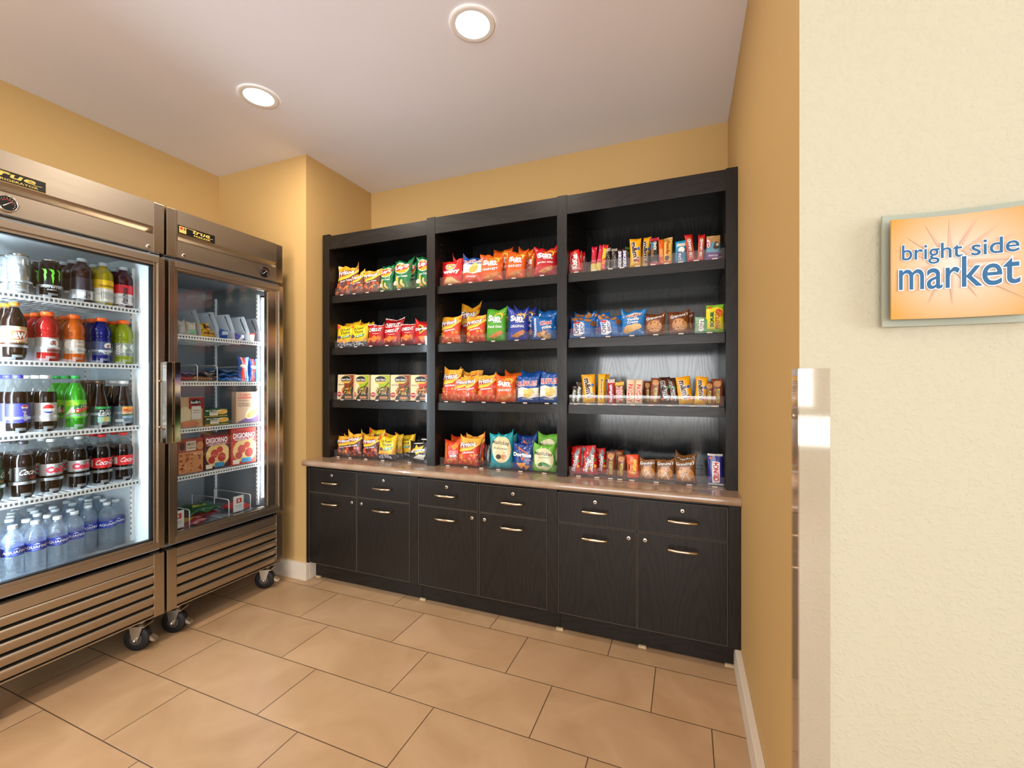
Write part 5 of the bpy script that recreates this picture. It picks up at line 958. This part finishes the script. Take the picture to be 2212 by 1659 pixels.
for i, it in enumerate(ITEMS):
    key, x, y, z, w, h, tl, sec = it; name, desc, (base, art) = PB[key]
    same = sorted(cnt[(key, sec, y)], key=lambda q: q[1]); n = len(same)
    rown = {2.305: 'in front' if (key, sec, 2.36) in cnt else '', 2.36: 'behind', 2.415: 'at the back'}[y]
    pos = (ORDS[same.index(it)]+' ' if n > 1 else '')+rown
    lab = f"{desc}{', '+pos.strip() if pos.strip() else ''}, {SHB[(sec-1)//3]}, {BAYN[(sec-1) % 3]}"
    wide = name in ('snack_bag', 'cookie_bag'); yy = y
    if name == 'noodle_box': mb = make_box(key, w*.94, h, .028, base, art); yy = y-.012; sy = .0
    else:
        D = {'snack_bag': .042, 'cookie_bag': .034, 'candy_bag': .024, 'candy_bar': .017, 'gum_pack': .012}[name]; D = min(D, w*.42)
        mb = make_bag(key, w*(1.06 if wide else 1.0), h*(1.03 if wide else 1.0), D, i, .08 if wide else .03, 1.0 if wide else .25)
    t = math.radians(tl*(.5 if wide else 1)); lean = -.10 if wide else -.06
    if name == 'noodle_box': lean = -.04
    o = mb.build(name, loc=(x, yy, z+abs(math.sin(t))*w/2+.002), rot=(lean, t, random.Random(i).uniform(-.10, .10) if wide else random.Random(i).uniform(-.12, .12)))
    tag(o, lab, CATS[name], {'snack_bag': 'snack bags on the bookcase', 'cookie_bag': 'cookie bags on the bookcase', 'candy_bag': 'candy packs in the right bay', 'candy_bar': 'candy bars in the right bay', 'gum_pack': None, 'noodle_box': 'noodle boxes in the left bay'}[name])
# clear trays with dividers
DIV = {1: (-2.19, [-2.075, -1.98, -1.86, -1.745, -1.60], -1.456), 2: (-1.375, [-1.235, -1.10, -.975, -.815], -.641), 3: (-.575, [-.50, -.385, -.33, -.27, -.175, -.12, -.05, .012, .09], .174),
       4: (-2.195, [-2.075, -1.955, -1.83, -1.70, -1.585], -1.456), 5: (-1.38, [-1.24, -1.09, -.955, -.80], -.641), 6: (-.575, [-.43, -.31, -.19, -.08, .045], .174),
       7: (-2.205, [-2.055, -1.92, -1.765, -1.61], -1.456), 8: (-1.382, [-1.28, -1.145, -1.02, -.895, -.76], -.641), 9: (-.575, [-.505, -.44, -.38, -.29, -.20, -.115, -.02, .085], .172),
       10: (-2.20, [-2.125, -2.0, -1.865, -1.73], -1.456), 11: (-1.375, [-1.265, -1.135, -1.06, -.92, -.79], -.641), 12: (-.575, [-.475, -.38, -.335, -.285, -.215, -.05, .09], .174)}
for sec, (x0, ds, x1) in DIV.items():
    z = {0: 1.861, 1: 1.511, 2: 1.159, 3: ZW}[(sec-1)//3]+.0008; dist = [-.32]
    t = thing('display_tray', ((x0+x1)/2, 2.42, z), f'clear plastic divided tray holding snacks, {SHB[(sec-1)//3]}, {BAYN[(sec-1) % 3]}', 'tray', 'clear divided trays on the bookcase')
    yf = 2.268; yb = 2.60
    b = MB(); b.box((x0, yf, z), (x1, yb, z+.0025), M_acryl); b.build('base', t)
    b = MB(); b.box((x0, yf, z+.0026), (x1, yf+.0022, z+.052), M_acryl); b.build('front_lip', t)
    for d in ds:
        b = MB(); b.prism([(yf+.003, z+.003), (yf+.003, z+.062), (yf+.02, z+.082), (yb, z+.082), (yb, z+.003)], d, d+.002, M_acryl, 'yz'); b.build('divider', t)
    for a, q in zip([x0]+ds, ds+[x1]): c = (a+q)/2; b = MB(); b.box((c-.012, yf-.0012, z+.001), (c+.012, yf-.0002, z+.007), mat('price_clip', '#D9C2B4', .4)); b.build('price_clip', t)
# ---------------- frozen goods (packs face +x)
def face_x(mb): mb.v = [(-y, x, z) for x, y, z in mb.v]; return mb
def fbox(y0, y1, z0, z1, x, d, base, art, name, label, cat, tilt=0):
    PBK = name+str(round(y0, 3)); mb = MB(); w, h = y1-y0, z1-z0; mb.box((-w/2, 0, 0), (w/2, d, h), ink(base, 'card'), .001)
    print_art(mb, art_pieces(expand(art, w/h), w/h, 1, 1), lambda V, o: [(q*w*.99, -o, .002+r*(h-.004)) for q, r in V], 'card', .0002)
    face_x(mb); o = mb.build(name, loc=(x, (y0+y1)/2, z0), rot=(0, tilt, 0)); return tag(o, label, cat, 'frozen meal boxes in the freezer')
pizza = lambda a, b2: [('e', .05, .38, .5, .34, '#E9C27A'), ('e', -.1, .42, .16, .12, '#B8382A'), ('e', .2, .3, .17, .13, '#B02E22'), ('e', .12, .52, .13, .09, '#C04430'), ('e', -.22, .25, .14, .1, '#A8302A'), ('r', -.5, .66, .5, .92, a), ('t', 'DIGIORNO', 0, .80, .88, .15, WH, dict(b=.03)), ('t', b2, 0, .69, .8, .05, WH), ('r', -.1, .03, .3, .16, '#2E86B0'), ('r', -.46, .02, -.2, .14, '#E9D9C4')]
fbox(1.478, 1.610, 1.034, 1.198, -2.500, .05, '#C2A27A', [('r', -.1, .62, .5, 1, '#9C2A20'), ('e', .16, .84, .24, .1, BK), ('t', "Stouffer's", .16, .84, .4, .1, WH, dict(sh=.2)), ('r', -.0, .25, .38, .7, '#D9D2C6'), ('r', .08, .54, .32, .57, '#9A8A7A'), ('r', .06, .47, .34, .49, '#9A8A7A'), ('e', -.26, .4, .24, .3, '#D9C8A0'), ('e', -.1, .1, .4, .12, '#C9744A'), ('r', .44, 0, .5, 1, '#8E2A1E')], 'frozen_meal_box', 'tan and red frozen meal box, third freezer shelf, left', 'food box')
GRN = [('e', .26, .6, .26, .34, '#D9A84A'), ('t', 'Marie Callenders', -.1, .82, .66, .18, WH, dict(sh=.2)), ('r', -.28, .16, .08, .64, '#E4DCC4'), ('t', 'CHICKEN', -.1, .48, .3, .16, '#3A2A1A'), ('r', -.5, 0, .5, .10, '#C9A23A')]
fbox(1.614, 1.752, 1.034, 1.081, -2.500, .12, '#234A28', GRN, 'frozen_meal_box', 'small green frozen meal box, bottom of the stack of two', 'food box')
fbox(1.612, 1.745, 1.0815, 1.128, -2.502, .12, '#234A28', GRN, 'frozen_meal_box', 'small green frozen meal box lying on top of its twin', 'food box')
fbox(1.797, 1.945, 1.034, 1.222, -2.500, .04, '#C9A686', [('p', [(-.5, 0), (.5, 0), (.5, .4), (.0, .16)], '#6A4A86'), ('e', .26, .34, .42, .18, '#E9D2A8', 35), ('e', .22, .3, .3, .1, '#D9A25A', 35), ('t', 'Lean', -.1, .93, .5, .09, '#D2452E', dict(b=.01)), ('t', 'cuisine', -.14, .83, .6, .1, '#D2452E', dict(b=.02)), ('t', 'CRAVEABLES', -.18, .72, .5, .035, '#5A4030'), ('t', 'CHICKEN RANCH', -.16, .62, .56, .05, '#5A4030'), ('t', 'CLUB FLATBREAD', -.16, .55, .58, .05, '#5A4030')], 'frozen_meal_box', 'tall tan flatbread box on the third freezer shelf, right', 'food box')
fbox(1.478, 1.606, .784, .972, -2.500, .04, '#9C4232', [('r', -.5, .0, .5, .62, '#C98A58'), ('c', -.45, .05, .45, .6, ['#A8582E', '#D9A06A', '#8A3A20'], 14, .06, 4), ('r', -.2, .66, .2, .94, '#D9CDB8'), ('t', 'MEAT', .0, .85, .3, .08, '#6A4A3A'), ('t', 'lasagna', .0, .74, .3, .06, '#6A4A3A'), ('e', .36, .78, .16, .12, '#C98A58'), ('e', -.36, .8, .09, .12, '#3A2A24')], 'frozen_meal_box', 'brown meat meal box, fourth freezer shelf, left', 'food box')
fbox(1.613, 1.752, .784, .990, -2.500, .035, '#4A2622', pizza('#A0201E', 'CHEESE STUFFED CRUST'), 'frozen_pizza_box', 'dark stuffed crust pizza box, middle of the fourth freezer shelf', 'pizza box')
fbox(1.766, 1.925, .784, 1.003, -2.497, .035, '#C23A28', pizza('#B81E1C', 'TRADITIONAL CRUST'), 'frozen_pizza_box', 'bright red traditional crust pizza box, right on fourth shelf', 'pizza box')
def fbag(key, base, art, w, h, D, x, y, z, rot, name, label, cat, grp=None, seed=1):
    PB[key] = (name, label, (base, art)); mb = face_x(make_bag(key, w, h, D, seed)); o = mb.build(name, loc=(x, y, z), rot=rot); return tag(o, label, cat, grp)
HP = math.pi/2
up = [('p', [(-.3, 1), (.0, 1), (.15, .6), (-.05, .3), (.1, 0), (-.2, 0), (-.35, .35), (-.15, .6)], '#D9382A'), ('p', [(.2, 1), (.42, 1), (.3, .5), (.4, 0), (.24, 0), (.15, .5)], '#7AB8E4'), ('e', -.1, .62, .3, .07, '#E9C8A0', -12)]
fbag('ice1', '#1E4A9C', up, .072, .15, .022, -2.53, 1.868, 1.286, (0, -.05, 0), 'ice_cream_pack', 'upright blue and red ice cream pack, left of the pair', 'ice cream', 'upright ice cream packs in the freezer', 3)
fbag('ice2', '#1E4A9C', up, .064, .145, .022, -2.53, 1.934, 1.286, (0, -.05, 0), 'ice_cream_pack', 'upright blue and red ice cream pack, right of the pair', 'ice cream', 'upright ice cream packs in the freezer', 5)
sand = [('r', -.5, .25, .5, .75, '#2E86D0'), ('r', -.1, .3, .3, .7, '#D9D4C8')]
for i, (y, z, c, rz, dsc) in enumerate([(1.765, 1.292, '#1B6FC0', .0, 'bright blue ice cream wrapper lying at the bottom, second shelf'), (1.755, 1.316, '#13488C', .1, 'blue ice cream wrapper lying second from the bottom'), (1.72, 1.338, '#1A3A5C', -.2, 'navy and silver ice cream wrapper on top of its pile'), (1.62, 1.294, '#6A4A34', .05, 'brown and tan ice cream wrapper between two wire dividers'), (1.62, 1.318, '#2A2E3A', -.1, 'black ice cream wrapper lying on the brown one'), (1.51, 1.294, '#A8302A', .1, 'red ice cream wrapper lying at the left end, second shelf'), (1.51, 1.318, '#5A4A6A', -.15, 'violet and red wrapper lying on the red one')]):
    fbag('sw%d' % i, c, sand if i in (0, 1, 2) else [('c', -.4, .1, .4, .9, ['#C9A884', '#8A4A3A', '#4A5A8A'], 6, .08, i)], .16 if i < 5 else .11, .10, .020, -2.49, y, z+.008, (0, -HP+.02, rz), 'ice_cream_wrapper', dsc, 'ice cream', 'flat ice cream wrappers on the second freezer shelf', i)
for i, (y, w2) in enumerate(((1.564, 'left'), (1.672, 'middle'), (1.842, 'right'))):
    b = MB(); z = 1.2835; b.tube([(-2.482, y, z+.004), (-2.482, y, z+.08), (-2.487, y, z+.088), (-2.495, y, z+.091), (-2.95, y, z+.091), (-2.958, y, z+.085), (-2.958, y, z+.004)], .0022, M_shelf, 8, True)
    tag(b.build('wire_divider'), f'white wire loop divider on the second freezer shelf, {w2} of three', 'shelf divider', 'white wire dividers on the second freezer shelf')
# frosted bins with hand slots on the top shelf
fill = ['silver foil packs', 'yellow packs', 'a blue box', 'blue and white wrappers', 'a red and white cup']
for i, y in enumerate((1.589, 1.688, 1.782, 1.877, 1.955)):
    t = thing('freezer_bin', (-2.6, y-.045, Z2[0]), f'frosted plastic bin with hand slot holding {fill[i]}', 'bin', 'frosted bins on the top freezer shelf'); z = Z2[0]+.001
    side = [(-2.488, z), (-2.496, z+.035), (-2.490, z+.050), (-2.495, z+.058), (-2.540, z+.150), (-2.548, z+.154), (-2.80, z+.154), (-2.80, z)]
    def slot(xa, za, xb, zb, r):
        o = []; a0 = math.atan2(zb-za, xb-xa)
        for k in range(7): a = a0+HP+math.pi*k/6; o.append((xa+r*math.cos(a), za+r*math.sin(a)))
        for k in range(7): a = a0-HP+math.pi*k/6; o.append((xb+r*math.cos(a), zb+r*math.sin(a)))
        return o
    b = MB(); b.prism(side, y-.0015, y+.0015, M_bin, 'xz', [slot(-2.530, z+.060, -2.575, z+.138, .008)]); b.build('side_wall', t)
    b = MB(); b.box((-2.80, y-.086, z), (-2.497, y-.0016, z+.002), M_bin); b.build('floor_panel', t)
    b = MB(); b.prism([(-2.798, z+.003), (-2.798, z+.150), (-2.795, z+.150), (-2.795, z+.003)], y-.086, y-.0016, M_bin, 'xz'); b.build('back_wall', t)
z = Z2[0]+.004
fbag('fo1', '#C9C4BA', [('c', -.4, .1, .4, .9, ['#8A847A', '#EEEAE0'], 5, .08, 1)], .045, .085, .03, -2.53, 1.520, z, (0, -.25, .1), 'foil_pack', 'silver foil pack standing in the leftmost freezer bin', 'ice cream', 'silver foil packs', 1)
fbag('fo2', '#D4CFC0', [('r', -.3, .1, .3, .4, '#8FC0A0')], .048, .075, .03, -2.52, 1.558, z, (0, -.2, -.2), 'foil_pack', 'silver and green foil pack, right one in its bin', 'ice cream', 'silver foil packs', 2)
fbag('ym1', '#E2A818', [('r', -.1, .2, .12, .8, '#3A2012'), ('t', 'm&ms', .3, .5, .3, .4, '#4A2412', dict(b=.04))], .078, .05, .028, -2.54, 1.640, z+.032, (.1, -.4, 0), 'ice_cream_pack', 'yellow ice cream pack lying on top in the second bin', 'ice cream', None, 3)
fbag('ym2', '#E2A818', [('t', 'm&ms', 0, .5, .8, .5, '#4A2412', dict(b=.04))], .078, .04, .026, -2.51, 1.640, z, (0, -.2, 0), 'ice_cream_pack', 'yellow ice cream pack at the bottom of the second bin', 'ice cream', None, 4)
fbag('bl1', '#1F4F9C', [('p', [(-.2, .3), (.4, .5), (.4, .9), (-.2, .7)], '#C9D6E4')], .06, .055, .025, -2.52, 1.728, z, (-.2, -.2, 0), 'ice_cream_pack', 'blue and silver ice cream pack alone in the third bin', 'ice cream', None, 5)
fbag('bl2', '#2E4A9C', [('p', [(-.1, 0), (.2, 0), (.5, 1), (.2, 1)], '#E4E4EA')], .078, .038, .024, -2.51, 1.825, z, (0, -.3, 0), 'ice_cream_pack', 'blue and white ice cream pack low in the fourth bin', 'ice cream', None, 6)
b = MB(); b.lathe([(0, .021), (.042, .0265)], ink('#E9E0CC', 'card'), 24, (0, 0, 0)); c1 = thing('ice_cream_cup', (-2.535, 1.912, z), 'small cream cup with red lid in the rightmost bin', 'ice cream cup'); b.build('cup', c1, loc=(0, 0, 0))
b = MB(); b.lathe([(.042, .028), (.050, .028)], ink('#C8302A', 'card'), 24); b.build('lid', c1, loc=(0, 0, 0))
# freezer floor: clear baskets with price cards, red and green packs
for i, (y0, y1, ds) in enumerate(((1.40, 1.517, 'left'), (1.734, 1.868, 'right'))):
    t = thing('freezer_basket', (-2.6, (y0+y1)/2, .478), f'clear basket with white price card on the freezer floor, {ds} one', 'basket', 'baskets on the freezer floor')
    b = MB(); z0, z1 = .482, .594; r = .012
    for y in (y0, y1): b.tube([(-2.472, y, z0), (-2.472, y, z1-r), (-2.476, y, z1-.003), (-2.484, y, z1), (-2.80, y, z1+.004), (-2.80, y, z0)], .0028, M_shelf, 8, True)
    b.tube([(-2.472, y0, z0), (-2.472, y1, z0)], .0028, M_shelf); b.build('wire_frame', t)
    b = MB(); b.box((-2.473, y0+.002, z0+.004), (-2.470, y1-.002, z1+.010), M_acryl); b.build('front_panel', t)
    b = MB(); ya, yb = y0+.024, y0+.088; b.box((-2.4698, ya, .512), (-2.4688, yb, .604), ink('#E9E6E2', 'card'))
    def fn(V, o, ya=ya, yb=yb): return [(-2.4688+o, ya+(u+.5)*(yb-ya), .512+v*.092) for u, v in V]
    print_art(b, art_pieces([('r', -.2, .54, .3, .84, '#C8402E'), ('r', -.05, .6, .1, .78, '#E9D9D4'), ('r', -.34, .35, .34, .38, '#9A9490'), ('r', -.2, .25, .28, .27, '#9A9490')], .75, 1, 1), fn, 'card', .0002); b.build('price_card', t)
red = [('p', [(-.3, .3), (-.1, .6), (.05, .4), (.2, .65), (.3, .5), (.2, .35), (-.1, .25)], '#C9A22A'), ('t', 'small', .3, .3, .3, .16, WH)]
for i, (x, y, z, c, rz, w, ds) in enumerate([(-2.50, 1.575, .492, '#8A1E26', .25, .17, 'maroon frozen sandwich pack at the front of the freezer floor'), (-2.55, 1.635, .512, '#7A1A24', -.1, .19, 'maroon and yellow frozen sandwich pack under the green one'), (-2.54, 1.645, .540, '#14502A', -.1, .18, 'dark green frozen sandwich pack on top of the maroon ones'), (-2.55, 1.90, .490, '#B8241E', .4, .12, 'red frozen pack at the right end of the freezer floor')]):
    fbag('hp%d' % i, c, red if i != 2 else [('p', [(-.3, .3), (-.2, .6), (.0, .35), (.2, .6), (.1, .3)], '#B8C22A')], w, .13, .036, x, y, z+.006, (0, -HP+.15, rz), 'frozen_sandwich_pack', ds, 'frozen food', 'frozen packs on the freezer floor', i+2)
